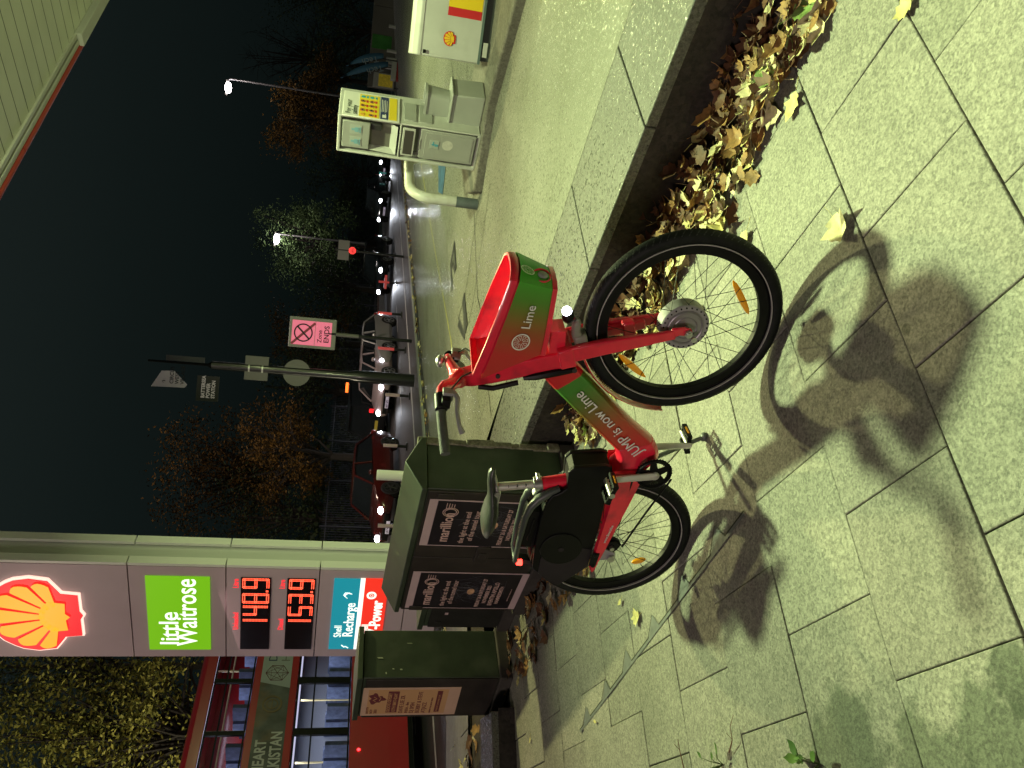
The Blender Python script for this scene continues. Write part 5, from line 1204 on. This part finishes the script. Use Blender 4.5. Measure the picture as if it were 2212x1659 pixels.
# ------------------------------------------------------------------ vehicles
M_GLS = mat('car_glass', (.012, .014, .016), .08, spec=.8); M_TY = mat('car_tyre', (.015, .015, .015), .8); M_RIM = mat('car_rim', (.45, .46, .48), .3, metal=.8)
E_HL = mat('headlamp_lit', (1, 1, 1), .2, emis=32, ecol=(.92, .95, 1)); E_TL = mat('tail_lit', (.8, .02, .02), .3, emis=.9, ecol=(1, .02, .03)); M_PLT = mat('number_plate', (.75, .68, .72), .5, emis=.25, ecol=(.8, .7, .9)); M_PLY = mat('number_plate_rear', (.5, .36, .04), .5, emis=.02)
def car(label, front, paint, L_=4.2, Hh=1.46, W_=1.78, head=True, cab_=0, plate='LB17 KXR', power=45, heading=-1, tail=False, rim=None):
    """front = world point on the road under the nose; heading -1 = towards the left of the picture"""
    ang = math.atan2(ER.y*heading, ER.x*heading)
    o = thing('parked_car' if 0 else 'car', label, 'car', (front[0]-math.cos(ang)*L_/2, front[1]-math.sin(ang)*L_/2, -.648), ang, 'cars queueing on the road')
    h = L_/2; w_ = W_/2
    st = [(-h, .42, .74, .80), (-h+.10, .28, .92, .90), (-h+.45, .22, .97, .97), (-.6, .20, .93, 1.0), (.5, .20, .90, 1.0), (h-1.05, .20, .86, .99), (h-.45, .22, .76, .95), (h-.12, .28, .66, .86), (h, .34, .54, .74)]
    rings = []
    for x, z0, z1, f in st:
        a = w_*f; rings.append([(x, -a*.90, z0), (x, -a, z0+.12), (x, -a, (z0+z1)/2+.05), (x, -a*.94, z1-.05), (x, -a*.82, z1), (x, a*.82, z1), (x, a*.94, z1-.05), (x, a, (z0+z1)/2+.05), (x, a, z0+.12), (x, a*.90, z0)])
    b = MB(); b.loft(rings); body = b.build('body', paint, o)
    # cabin
    xr0, xr1, xf1, xf0 = -h+.25, -h+.75, .35, h-1.15
    if cab_: xr0, xr1, xf1, xf0 = -h+.15, -h+.45, .55, h-1.2
    def cab_ring(x, z0, z1, a0, a1): return [(x, -a0, z0), (x, -a1, z1-.04), (x, -a1*.86, z1), (x, a1*.86, z1), (x, a1, z1-.04), (x, a0, z0)]
    b = MB(); b.loft([cab_ring(xr0, .90, .93, w_*.88, w_*.86), cab_ring(xr1, .90, Hh-.07, w_*.92, w_*.70), cab_ring(-.2, .90, Hh-.015, w_*.93, w_*.73), cab_ring(xf1, .88, Hh-.05, w_*.93, w_*.71), cab_ring(xf0, .84, .86, w_*.88, w_*.82)]); b.build('windows', M_GLS, o)
    b = MB(); zs = Hh
    b.loft([[(x, -a, z), (x, -a*.8, z+.035), (x, a*.8, z+.035), (x, a, z)] for x, a, z in ((xr1-.12, w_*.70, zs-.10), (xr1+.1, w_*.725, zs-.04), (-.2, w_*.745, zs-.02), (xf1-.05, w_*.72, zs-.055))]); b.build('roof', paint, o)
    b = MB()
    for s_ in (-1, 1):
        b.tube([(xf0, s_*w_*.86, .87), (xf1, s_*w_*.715, zs-.055), (-.2, s_*w_*.745, zs-.02), (xr1, s_*w_*.72, zs-.07), (xr0, s_*w_*.88, .93)], .035, 6)
        b.tube([(-.15, s_*w_*.94, .90), (-.22, s_*w_*.745, zs-.03)], .035, 6)
    b.build('pillars', paint, o)
    for x in (-h+.80, h-.85):
        for s_ in (-1, 1):
            b = MB(); b.cyl((0, -.10, 0), (0, .10, 0), .315, 24); b.ring((0, 0, 0), .27, .05, n=24, seg=8); wl_ = b.build('wheel', M_TY, o, bevel=.02); wl_.location = (x, s_*(w_-.09), .315)
            b = MB(); b.ringbox((0, s_*.105, 0), .19, .22, .01, 24)
            for k in range(5): th = 2*math.pi*k/5; b.tube([(0, s_*.105, 0), (math.cos(th)*.2, s_*.108, math.sin(th)*.2)], [.035, .022], 6)
            b.build('rim', rim or M_RIM, wl_)
    for s_ in (-1, 1):
        b = MB(); b.sphere((h-.10, s_*w_*.66, .60), .10, sc=(1.1, 1.35 if head else 1.5, .95)); b.build('headlight', E_HL if head else M_RIM, o)
        b = MB(); b.box((-h+.03, s_*w_*.78, .84), (.10, .16, .18)); b.build('tail_light', E_TL if tail else mat('tail_dark', (.25, .01, .01), .3), o, bevel=.03)
        b = MB(); b.sphere((xf0-.35, s_*(w_+.07), .95), .10, sc=(.7, 1, .7)); b.build('mirror', paint, o)
    b = MB(); b.box((h+.0, 0, .40), (.03, W_*.62, .16)); b.build('grille', M_BLK, o, bevel=.01)
    b = MB(); b.box((h+.02, 0, .34), (.02, .52, .115)); p = b.build('number_plate', M_PLT, o)
    text('lettering', plate, .10, frame(Vector((h+.033, -.23, .305)), (0, 1, 0), (0, 0, 1)), M_SIG, p, bold=.002, sx=.8)
    b = MB(); b.box((-h-.01, 0, .60), (.02, .52, .115)); b.build('rear_plate', M_PLY, o)
    if head and power:
        f_ = Vector((front[0], front[1], -.05)); d_ = Vector((math.cos(ang), math.sin(ang), 0))
        light('headlamp_beam', 'SPOT', f_+d_*.15, power*7, (.85, .9, 1), .12, aim=f_+d_*8+Vector((0, 0, -.62)), spot=70, blend=.8)
    return o
P_SIL = mat('paint_silver', (.62, .60, .60), .25, metal=.5, coat=.6); P_RED = mat('paint_dark_red', (.065, .007, .005), .25, coat=.7); P_BLK = mat('paint_black', (.012, .012, .014), .15, coat=.8); P_PNK = mat('paint_pale', (.42, .33, .34), .3, coat=.5)
def on(wv, s): p = road(wv, s); return (p.x, p.y)
def sfor(wv, y):     # station along the road whose point shows at photo row y
    best = None
    for k in range(0, 700):
        s = k*.1; p = road(wv, s, -.3); q = p-Vector((0, 0, H)); z = q.dot(fwd)
        if z < 2: continue
        u = CU+F*q.dot(RR)/z
        e = abs((1659-y)-u)
        if best is None or e < best[0]: best = (e, s)
    return best[1]
car('silver hatchback seen side on between the sign posts', on(16.05, sfor(16.05, 812)), P_SIL, 3.9, 1.40, plate='LR14 FHO', power=25)
car('dark red hatchback behind the long cabinet', on(16.7, sfor(16.7, 1140)), P_RED, 4.1, 1.50, power=25, rim=mat('dark_rim', (.08, .08, .08), .3, metal=.7))
car('dark red car ahead of the hatchback, its red tail lamps beside the totem', on(16.9, sfor(16.9, 1160)-5.6), P_RED, 4.2, 1.5, head=False, tail=True)
car('pale car with a lit front number plate, behind the thick black pole', on(16.3, sfor(16.3, 868)), P_PNK, 4.2, 1.40, plate='RE07 GPO', power=30)
car('black car with both headlamps lit, right of the cross-plated marker post', on(16.2, sfor(16.2, 610)), P_BLK, 4.3, 1.42, power=45)
car('shiny black car with dazzling headlamps and a pinkish plate', on(16.0, sfor(16.0, 457)), P_BLK, 4.6, 1.45, plate='LK19 DVA', power=60)
car('farthest dark car, one headlamp showing beside the service unit', on(15.6, sfor(15.6, 372)), P_BLK, 4.4, 1.48, power=60)
cabt = car('black cab with an amber roof light in the far lane', on(18.0, sfor(18.0, 905)+4), P_BLK, 4.5, 1.75, head=False, tail=True, cab_=1, heading=1)
b = MB(); b.box((.45, 0, 1.83), (.14, .44, .11)); b.build('roof_sign', mat('amber_sign', (1, .3, .05), .4, emis=2.2, ecol=(1, .16, .02)), cabt, bevel=.02)

# double-decker bus; local x along the road, y away from the camera
bus = thing('bus', 'red double-decker bus partly hidden by the price totem', 'bus', road(13.5, 0, -.65), math.atan2(ER.y, ER.x))
M_BR = mat('bus_red', (.42, .014, .022), .3, coat=.5, var=.06, vs=2); M_BIN = mat('bus_interior', (.26, .28, .33), .7)
s0, s1 = 2.6, 13.1; ZB = .65
def bbox(b, x0, x1, y0, y1, z0, z1): b.box(((x0+x1)/2, (y0+y1)/2, (z0+z1)/2+ZB), (x1-x0, y1-y0, z1-z0))
b = MB()
bbox(b, s0, s1, 0, .05, 3.44, 3.62); bbox(b, s0, s1, 0, .05, 1.86, 2.70); bbox(b, s0, s1, 0, .05, -.33, .81)
bbox(b, s0, s1, 2.45, 2.5, -.33, 3.62); bbox(b, s1-.05, s1, .05, 2.45, -.33, 3.62); bbox(b, s0, s0+.05, .05, 2.45, -.33, 3.62)
rings = []
for x in (s0, s1): rings.append([(x, y, z+ZB) for y, z in ((0, 3.62), (.04, 3.68), (.16, 3.74), (.4, 3.77), (2.1, 3.77), (2.34, 3.74), (2.46, 3.68), (2.5, 3.62))])
b.loft(rings); bb = b.build('body', M_BR, bus, bevel=.01)
b = MB(); bbox(b, s0, s1, -.015, 0, -.38, -.29); b.build('skirt', M_BLK, bus)
def wins(zlo, zhi, pil, off):
    ss = [10.26+1.13*k for k in range(-7, 3)]
    edges = [s0+.15]+[s_ for s_ in ss if s0+.4 < s_ < s1-.4]+[s1-.15]
    for i in range(len(edges)-1):
        a_, c_ = edges[i]+pil/2, edges[i+1]-pil/2
        b = MB(); bbox(b, a_-pil/2, a_, -.006, .045, zlo, zhi); bbox(b, c_, c_+pil/2, -.006, .045, zlo, zhi); bbox(b, a_, c_, -.006, .045, zhi-.03, zhi); bbox(b, a_, c_, -.006, .045, zlo, zlo+.03)
        hz = zhi-(zhi-zlo)*.32; bbox(b, a_, c_, -.004, .03, hz-.015, hz+.015)
        w_ = b.build('window', M_BLK, bus, bevel=.006)
        b = MB(); b.add([(a_, .02, zlo+ZB), (c_, .02, zlo+ZB), (c_, .02, zhi+ZB), (a_, .02, zhi+ZB)], [(0, 1, 2, 3)]); b.build('pane', mat('bus_pane', (.02, .022, .03), .03, alpha=.22, spec=.9), w_, smooth=False)
wins(2.71, 3.43, .09, 0); wins(.82, 1.85, .14, 0)
b = MB(); bbox(b, s0+.1, s1-.1, .1, 2.4, 1.93, 2.0); bbox(b, s0+.1, s1-.1, .1, 2.4, .0, .05); bbox(b, s0+.1, s1-.1, 2.36, 2.40, 0, 1.9); bbox(b, s0+.1, s1-.1, 2.36, 2.40, 2.0, 2.85); b.build('decks', M_BIN, bus)
b = MB(); bbox(b, s0+.3, s1-.3, .55, .68, 3.52, 3.55); bbox(b, s0+.3, s1-.3, .55, .63, 1.80, 1.83); b.build('strip_lights', mat('strip_light', (.8, .8, 1), .3, emis=1.1, ecol=(.62, .62, .85)), bus)
b = MB(); bs2 = MB()
for k in range(12):
    x = s0+.6+k*.82
    for y in (.35, .85, 1.75, 2.15):
        bbox(b, x, x+.08, y-.20, y+.20, 2.35, 3.02); bbox(b, x, x+.42, y-.20, y+.20, 2.30, 2.38)
        if 3 < k: bbox(b, x, x+.08, y-.20, y+.20, .55, 1.25); bbox(b, x, x+.42, y-.20, y+.20, .50, .58)
b.build('seats', mat('seat_blue', (.10, .13, .22), .8, var=.3, vs=10), bus)
b = MB()
for k in range(7):
    x = s0+1+k*1.4; b.cyl((x, 1.1, ZB+.05), (x, 1.1, ZB+1.9), .02, 8); b.cyl((x+.5, .8, ZB+2.0), (x+.5, .8, ZB+3.5), .02, 8)
b.cyl((s0+.5, .75, ZB+3.2), (s1-.5, .75, ZB+3.2), .018, 6); b.build('handrails', mat('rail_yellow', (.65, .55, .28), .4), bus)
light('bus_light', 'AREA', road(14.7, 8.5, 3.45), 90, (.75, .78, 1), 7, .5); light('bus_light', 'AREA', road(14.7, 8.5, 1.78), 120, (.8, .85, 1), 7, .5)
for o_ in [o_ for o_ in bpy.data.objects if o_.name.startswith('bus_light')]: o_.rotation_euler = (0, 0, math.atan2(ER.y, ER.x))
# side advert
b = MB(); bbox(b, 3.2, 10.22, -.006, .0, 1.995, 2.565); ad = b.build('advert', mat('advert_dark', (.075, .085, .08), .4, var=.7, vs=2.6, dirt=(.18, .11, .05), ds=1.7), bus, smooth=False)
b = MB(); b.add([(10.22, -.008, 2.565+ZB), (11.9, -.008, 2.565+ZB), (11.9, -.008, 1.995+ZB), (10.08, -.008, 1.995+ZB)], [(0, 1, 2, 3)]); aw = b.build('advert_panel', mat('advert_white', (.36, .42, .40), .4), bus, smooth=False)
M_ADL = mat('advert_letter', (.55, .58, .52), .4); M_ADI = mat('advert_ink', (.16, .05, .04), .5)
text('lettering', 'HEART', .27, frame(Vector((8.30, -.012, 2.31+ZB)), (1, 0, 0), (0, 0, 1)), M_ADL, ad, bold=.007, sx=.80); text('lettering', 'PAKISTAN', .28, frame(Vector((8.19, -.012, 2.04+ZB)), (1, 0, 0), (0, 0, 1)), M_ADL, ad, bold=.007, sx=.74)
b = MB(); b.ring((9.72, -.012, 2.29+ZB), .17, .02, n=30, seg=6, flat=.3); b.ring((9.72, -.012, 2.29+ZB), .10, .012, n=24, seg=6, flat=.3); b.box((9.72, -.012, 2.29+ZB), (.18, .01, .02)); b.build('roundel', mat('roundel', (.16, .12, .05), .5), ad)
text('lettering', 'D', .24, frame(Vector((10.70, -.012, 2.30+ZB)), (1, 0, 0), (0, 0, 1)), mat('advert_blue', (.03, .05, .12), .5), aw, bold=.0); text('lettering', 'H', .24, frame(Vector((10.70, -.012, 2.05+ZB)), (1, 0, 0), (0, 0, 1)), M_SBK, aw, bold=.0)
b = MB(); hx = [(10.43+math.cos(R(60*k+30))*.20, 2.27+ZB+math.sin(R(60*k+30))*.22) for k in range(6)]
for i in range(6):
    b.tube([(hx[i][0], -.012, hx[i][1]), (hx[(i+1) % 6][0], -.012, hx[(i+1) % 6][1])], .005, 4); b.tube([(hx[i][0], -.012, hx[i][1]), (10.43, -.012, 2.27+ZB)], .004, 4); b.tube([(hx[i][0], -.012, hx[i][1]), (hx[(i+2) % 6][0], -.012, hx[(i+2) % 6][1])], .003, 4)
b.build('line_emblem', M_ADI, aw)
b = MB(); b.sphere((8.73, -.012, .634+ZB), .03, sc=(1, .4, 1)); b.build('side_marker', mat('marker_lit', (1, .05, .05), .3, emis=5, ecol=(1, .03, .04)), bus)
for x in (4.9, 11.3):
    b = MB(); b.cyl((0, -.01, 0), (0, .28, 0), .48, 28); wl_ = b.build('wheel', M_TY, bus, bevel=.02); wl_.location = (x, .02, .48)
    b = MB(); b.cyl((0, -.03, 0), (0, 0, 0), .27, 24); b.build('hub', M_RIM, wl_)
#==TREES==
# ------------------------------------------------------------------ fence, far wall, trees
fe = thing('railing_fence', 'tall dark vertical railing fence along the far side of the road', 'fence')
b = MB(); b.T = Matrix(((WR.x, ER.x, 0, 0), (WR.y, ER.y, 0, 0), (0, 0, 1, 0), (0, 0, 0, 1)))
s_ = -8.0
while s_ < 62: b.box((21.9, s_, .62), (.022, .022, 2.3)); s_ += .145
b.box((21.9, 27, 1.62), (.03, 70, .04)); b.box((21.9, 27, -.30), (.03, 70, .04)); b.build('bars', mat('rail_paint', (.05, .052, .065), .4, metal=.3), fe, smooth=False)
for k in range(24):
    b = MB(); b.T = Matrix(((WR.x, ER.x, 0, 0), (WR.y, ER.y, 0, 0), (0, 0, 1, 0), (0, 0, 0, 1))); b.box((21.9, -8+k*2.9, .66), (.07, .07, 2.4)); b.build('post', mat('rail_paint', (1, 1, 1)), fe)
bw = thing('brick_wall', 'low brick wall under the railings across the road', 'wall')
b = MB(); b.T = Matrix(((WR.x, ER.x, 0, 0), (WR.y, ER.y, 0, 0), (0, 0, 1, 0), (0, 0, 0, 1))); b.box((21.9, 27, -.52), (.3, 70, .18)); b.build('courses', mat('brick', (.11, .07, .055), .9, var=.4, vs=6), bw, smooth=False)
# hoarding wall far right with a green panel and white posts in front
hw = thing('hoarding', 'long grey panelled wall with one green panel, far beyond the forecourt', 'wall', (at(845, 130, 47).x, 47, -.65))
b = MB()
for k in range(14): b.box((-.6+k*2.45, 0, .95), (2.42, .12, 1.9))
b.build('panels', mat('hoarding_grey', (.17, .16, .145), .8, var=.15, vs=.6), hw, bevel=.01)
x0g, x1g = at(820, 105, 46.9).x-hw.location.x, at(820, 75, 46.9).x-hw.location.x
b = MB(); b.box(((x0g+x1g)/2, -.08, 1.25), (x1g-x0g, .04, 1.15)); b.build('green_panel', mat('hoarding_green', (.06, .26, .05), .6, var=.2, vs=2), hw)
for i, (px, lab) in enumerate((((848, 147), 'white bollard post just left of the feather flags'), ((848, 136), 'white bollard post under the taller blue flag'), ((846, 128), 'white bollard post between the two blue flags'), ((842, 110), 'white bollard post under the green panel'), ((835, 55), 'white bollard post farthest right by the hoarding'))):
    q = at(*px, 42); o = thing('bollard', lab, 'bollard', (q.x, 42, -.65), group='white posts by the far hoarding')
    b = MB(); b.cyl((0, 0, 0), (0, 0, .35), .10, 12); b.build('foot', M_SGREY, o); b = MB(); b.cyl((0, 0, .35), (0, 0, 1.05), .09, 12); b.build('post', mat('bollard_white2', (.5, .5, .48), .5), o)
M_FLG = mat('flag_blue', (.075, .20, .36), .7, var=.2, vs=1.5)
for (xb, yb, xt, yt), lab in (((838, 145, 733, 168), 'blue feather flag on a leaning pole, the left one'), ((828, 127, 745, 142), 'blue feather flag on a leaning pole, the right one')):
    B0 = at(xb, yb, 40); T0 = at(xt, yt, 40); o = thing('feather_flag', lab, 'flag', (B0.x, 40, -.65), group='blue feather flags')
    lx = T0.x-B0.x; hz = T0.z+.65; z0 = B0.z+.65
    b = MB(); b.tube([(0, 0, 0), (0, 0, z0), (lx*.5, 0, (z0+hz)/2), (lx, 0, hz)], [.04, .03, .02, .015], 8); b.build('pole', M_PBK, o)
    b = MB(); L0 = []; R0 = []
    for k in range(11): f = k/10; wd_ = .42*math.sin(math.pi*min(1, .18+f*.82))**.6; x = lx*f**1.0; z = z0+(hz-z0)*f; L0.append((x, .03*math.sin(6*f), z)); R0.append((x+wd_, .05*math.sin(5*f+1), z-.15*f))
    b.add(L0+R0, [(i, i+1, 12+i, 11+i) for i in range(10)]); fl_ = b.build('cloth', M_FLG, o); fl_.modifiers.new('s', 'SOLIDIFY').thickness = .01
    M_FW = mat('flag_letter', (.35, .42, .5), .6)
    text('lettering', 'Tech', .42, frame(Vector((.16+lx*.15, -.06, z0+.3)), Vector((lx*.5, 0, (hz-z0)*.5)), (-1, 0, .1)), M_FW, o, ext=.004)
yb_ = thing('sign_board', 'small yellow framed sign board low behind the service unit', 'sign', (at(850, 178, 40).x, 40, -.65))
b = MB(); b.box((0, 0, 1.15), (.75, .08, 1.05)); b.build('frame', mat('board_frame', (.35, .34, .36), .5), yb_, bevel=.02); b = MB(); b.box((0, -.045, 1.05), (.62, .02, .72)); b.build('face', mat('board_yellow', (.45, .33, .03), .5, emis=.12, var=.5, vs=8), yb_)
b = MB(); b.box((-.3, 0, .3), (.05, .05, .6)); b.box((.3, 0, .3), (.05, .05, .6)); b.build('legs', M_PBK, yb_)
wbt = thing('traffic_barrier', 'red and white plastic barrier beside the yellow board', 'barrier', (at(855, 168, 39).x+.3, 39, -.65))
b = MB(); b.box((0, 0, .45), (.9, .3, .25)); b.build('red_block', mat('barrier_red', (.35, .03, .03), .6), wbt, bevel=.03); b = MB(); b.box((0, 0, .72), (.9, .28, .25)); b.build('white_block', mat('barrier_white', (.45, .45, .45), .6), wbt, bevel=.03); b = MB(); b.box((0, 0, .16), (.95, .35, .32)); b.build('base', M_PBK, wbt)

def leafM(name, c1, c2, rough=.6):
    M = bpy.data.materials.new(name); M.use_nodes = True; n = M.node_tree.nodes; L = M.node_tree.links; b = n['Principled BSDF']; b.inputs['Roughness'].default_value = rough; b.inputs['Specular IOR Level'].default_value = .15
    g = n.new('ShaderNodeNewGeometry'); mx = n.new('ShaderNodeMix'); mx.data_type = 'RGBA'; mx.inputs[6].default_value = (*c1, 1); mx.inputs[7].default_value = (*c2, 1)
    L.new(g.outputs['Random Per Island'], mx.inputs[0]); L.new(mx.outputs[2], b.inputs['Base Color']); return M
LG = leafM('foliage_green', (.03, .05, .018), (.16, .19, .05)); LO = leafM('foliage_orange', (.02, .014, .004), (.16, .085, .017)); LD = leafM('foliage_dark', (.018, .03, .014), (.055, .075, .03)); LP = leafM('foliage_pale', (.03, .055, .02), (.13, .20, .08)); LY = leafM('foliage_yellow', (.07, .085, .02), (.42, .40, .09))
M_BARK = mat('bark', (.022, .018, .015), .9, var=.3, vs=4)
def tree(label, base, c, rad, m_, nl=2600, leaf=.16, seed=1, bare=False, flatz=.85, group='trees beyond the road', clumps=26, tight=1.0):
    r = random.Random(seed); o = thing('tree', label, 'tree', base, group=group)
    c = Vector(c)-Vector(base)
    b = MB(); h = c.z
    b.tube([(0, 0, 0), (c.x*.2, c.y*.2, h*.4), (c.x*.8, c.y*.8, h*.85), (c.x, c.y, h+rad[2]*.5)], [.22, .17, .11, .03], 8)
    cl = []
    for k in range(clumps):
        a = r.uniform(0, 6.28); e = r.uniform(-.9, 1); q = r.uniform(.35, 1)
        p = c+Vector((math.cos(a)*math.sqrt(max(0, 1-e*e*.8))*rad[0]*q, math.sin(a)*math.sqrt(max(0, 1-e*e*.8))*rad[1]*q, e*rad[2]*q)); cl.append(p)
        st = Vector((c.x*.6, c.y*.6, h*.7+r.uniform(-.4, .3)*rad[2])); mid = st.lerp(p, .5)+Vector((r.uniform(-.3, .3), r.uniform(-.3, .3), r.uniform(0, .4)))
        b.tube([st, mid, p], [.06, .04, .012], 5)
        if bare:
            for j in range(7):
                q1 = p.lerp(mid, r.random()*.8); q2 = q1+Vector((r.uniform(-1, 1), r.uniform(-1, 1), r.uniform(-.2, 1.3)))*rad[0]*.28; b.tube([q1, q1.lerp(q2, .5)+Vector((.06, 0, .05)), q2], [.018, .012, .004], 4)
    b.build('trunk', M_BARK, o)
    if bare: return o
    b = MB(); vs = []; fs = []
    per = nl//clumps
    for p in cl:
        s_ = r.uniform(.22, .40)*tight
        for j in range(per):
            d = Vector((r.gauss(0, 1), r.gauss(0, 1), r.gauss(0, .75)))*s_*.62
            q = p+Vector((d.x*rad[0], d.y*rad[1], d.z*rad[2]))
            a = Vector((r.uniform(-1, 1), r.uniform(-1, 1), r.uniform(-.6, .6))).normalized()*leaf*r.uniform(.6, 1.3); n_ = Vector((r.uniform(-1, 1), r.uniform(-1, 1), r.uniform(-1, 1))); t = a.cross(n_).normalized()*leaf*.42
            i = len(vs); vs += [q-a*.5, q+t*.5+a*.1, q+a*.5, q-t*.5+a*.05]; fs.append((i, i+1, i+2, i+3))
    b.add(vs, fs); b.build('crown', m_, o, smooth=False)
    return o
def T_(label, px, Y, rad, m_, **k):
    c = at(*px, Y); return tree(label, (c.x, c.y, -.7), c, rad, m_, **k)
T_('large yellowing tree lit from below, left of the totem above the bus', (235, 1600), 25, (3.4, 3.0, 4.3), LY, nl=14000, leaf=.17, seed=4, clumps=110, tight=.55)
T_('dark upper crown of a tree behind the bus', (60, 1440), 33, (3.5, 3, 4.5), LD, nl=3500, leaf=.2, seed=5)
T_('dim autumn tree with rusty leaves right of the totem', (500, 1030), 37, (3.0, 2.5, 3.4), LO, nl=7000, leaf=.17, seed=6, clumps=60, tight=.7)
T_('dim rusty tree low over the railings behind the red hatchback', (610, 980), 33, (2.3, 2.2, 2.3), LO, nl=6000, leaf=.15, seed=7, clumps=50, tight=.7)
T_('dark tree beside the totem above the cabinet', (600, 1120), 34, (2.0, 2, 3.2), LD, nl=2600, leaf=.16, seed=8)
T_('dark bushy tree behind the thick black pole', (640, 840), 40, (2.8, 2.3, 3.0), LD, nl=3000, leaf=.17, seed=9)
T_('dim brown tree behind the zone sign', (660, 735), 44, (2.4, 2, 2.6), LO, nl=4500, leaf=.16, seed=10, clumps=40, tight=.7)
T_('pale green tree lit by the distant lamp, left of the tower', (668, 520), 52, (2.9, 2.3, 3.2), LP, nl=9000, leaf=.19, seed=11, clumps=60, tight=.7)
T_('dark low tree between the cycle sign and the zone sign', (730, 620), 44, (2.8, 2, 2.0), LD, nl=2600, leaf=.17, seed=12)
T_('orange autumn tree glowing behind the service unit', (655, 250), 50, (2.7, 2.2, 2.6), LO, nl=8000, leaf=.20, seed=13, clumps=60, tight=.7)
T_('small orange tree behind the top right corner of the service unit', (700, 165), 52, (1.8, 1.8, 1.5), LO, nl=1600, leaf=.18, seed=14)
T_('dark tree behind the service unit and shiny black car', (735, 370), 56, (3.2, 2, 2.4), LD, nl=3000, leaf=.2, seed=15)
T_('bare tree with fine branches against the night sky', (630, 120), 60, (4.2, 3, 4.2), LD, seed=16, bare=True, clumps=34)
T_('dark green tree over the grey hoarding', (745, 60), 54, (4.0, 2.5, 2.6), LD, nl=4200, leaf=.2, seed=17)
T_('dark tree cut by the right edge above the hoarding', (700, -20), 58, (4.0, 2.5, 4.0), LD, nl=4200, leaf=.2, seed=18)
b = MB(); r = random.Random(30); vs = []; fs = []
for i in range(15000):
    s_ = r.uniform(-10, 70); wv = r.uniform(22.3, 24.8); z = -.6+r.random()**.8*(2.6+1.0*math.sin(s_*.5)+.6*math.sin(s_*1.3)); q = road(wv, s_, z)
    a = Vector((r.uniform(-1, 1), r.uniform(-1, 1), r.uniform(-.6, .6))).normalized()*.24; t = a.cross(Vector((r.uniform(-1, 1), r.uniform(-1, 1), r.uniform(-1, 1)))).normalized()*.11
    i_ = len(vs); vs += [q-a*.5, q+t, q+a*.5, q-t]; fs.append((i_, i_+1, i_+2, i_+3))
b.add(vs, fs); o = b.build('undergrowth', LD, smooth=False); o['kind'] = 'stuff'

# little plants and twigs poking in at the near left edge
def plant(label, px, seed, n, h):
    p = gnd(*px, 0); o = thing('plant', label, 'plant', p, group='plants at the near left edge'); r = random.Random(seed)
    b = MB(); c = MB()
    for k in range(n):
        a = r.uniform(0, 6.28); t = Vector((math.cos(a)*r.uniform(.02, .05), math.sin(a)*r.uniform(.02, .05), r.uniform(.3, 1)*h))
        b.tube([(0, 0, 0), t*.5+Vector((0, 0, .01)), t], [.002, .0015, .001], 5)
        leaf_geo(c, t, r.uniform(.035, .06), a-1.57, r.uniform(-.2, .5), .3, r, 1)
    b.build('stem', mat('stem_green', (.07, .10, .03), .7), o); c.build('leaves', leafM('plant_leaf', (.03, .07, .015), (.09, .16, .035)), o)
plant('small green weed at the near left edge, nearer the bike', (1562, 1652), 2, 9, .09)
plant('green weed at the near left edge close to the photographer', (1772, 1650), 3, 9, .07)
for lab, pts in (('thin dark red twig standing at the left edge', [(1478, 1662), (1468, 1620), (1464, 1596)]), ('long thin dry twig lying towards the bike', [(1575, 1625), (1582, 1598), (1577, 1570), (1584, 1545)])):
    P = [gnd(*p_, .012+.01*i) for i, p_ in enumerate(pts)]; b = MB(); base = P[0].copy(); b.tube([p_-base for p_ in P], [.0028, .002, .0014, .001][:len(P)], 5); b.tube([P[1]-base, P[1]-base+Vector((.02, .01, .02))], .001, 4)
    o = b.build('twig', mat('twig_red', (.10, .035, .02), .7)); o.location = base; tag(o, lab, 'twig', 'twigs at the left edge')
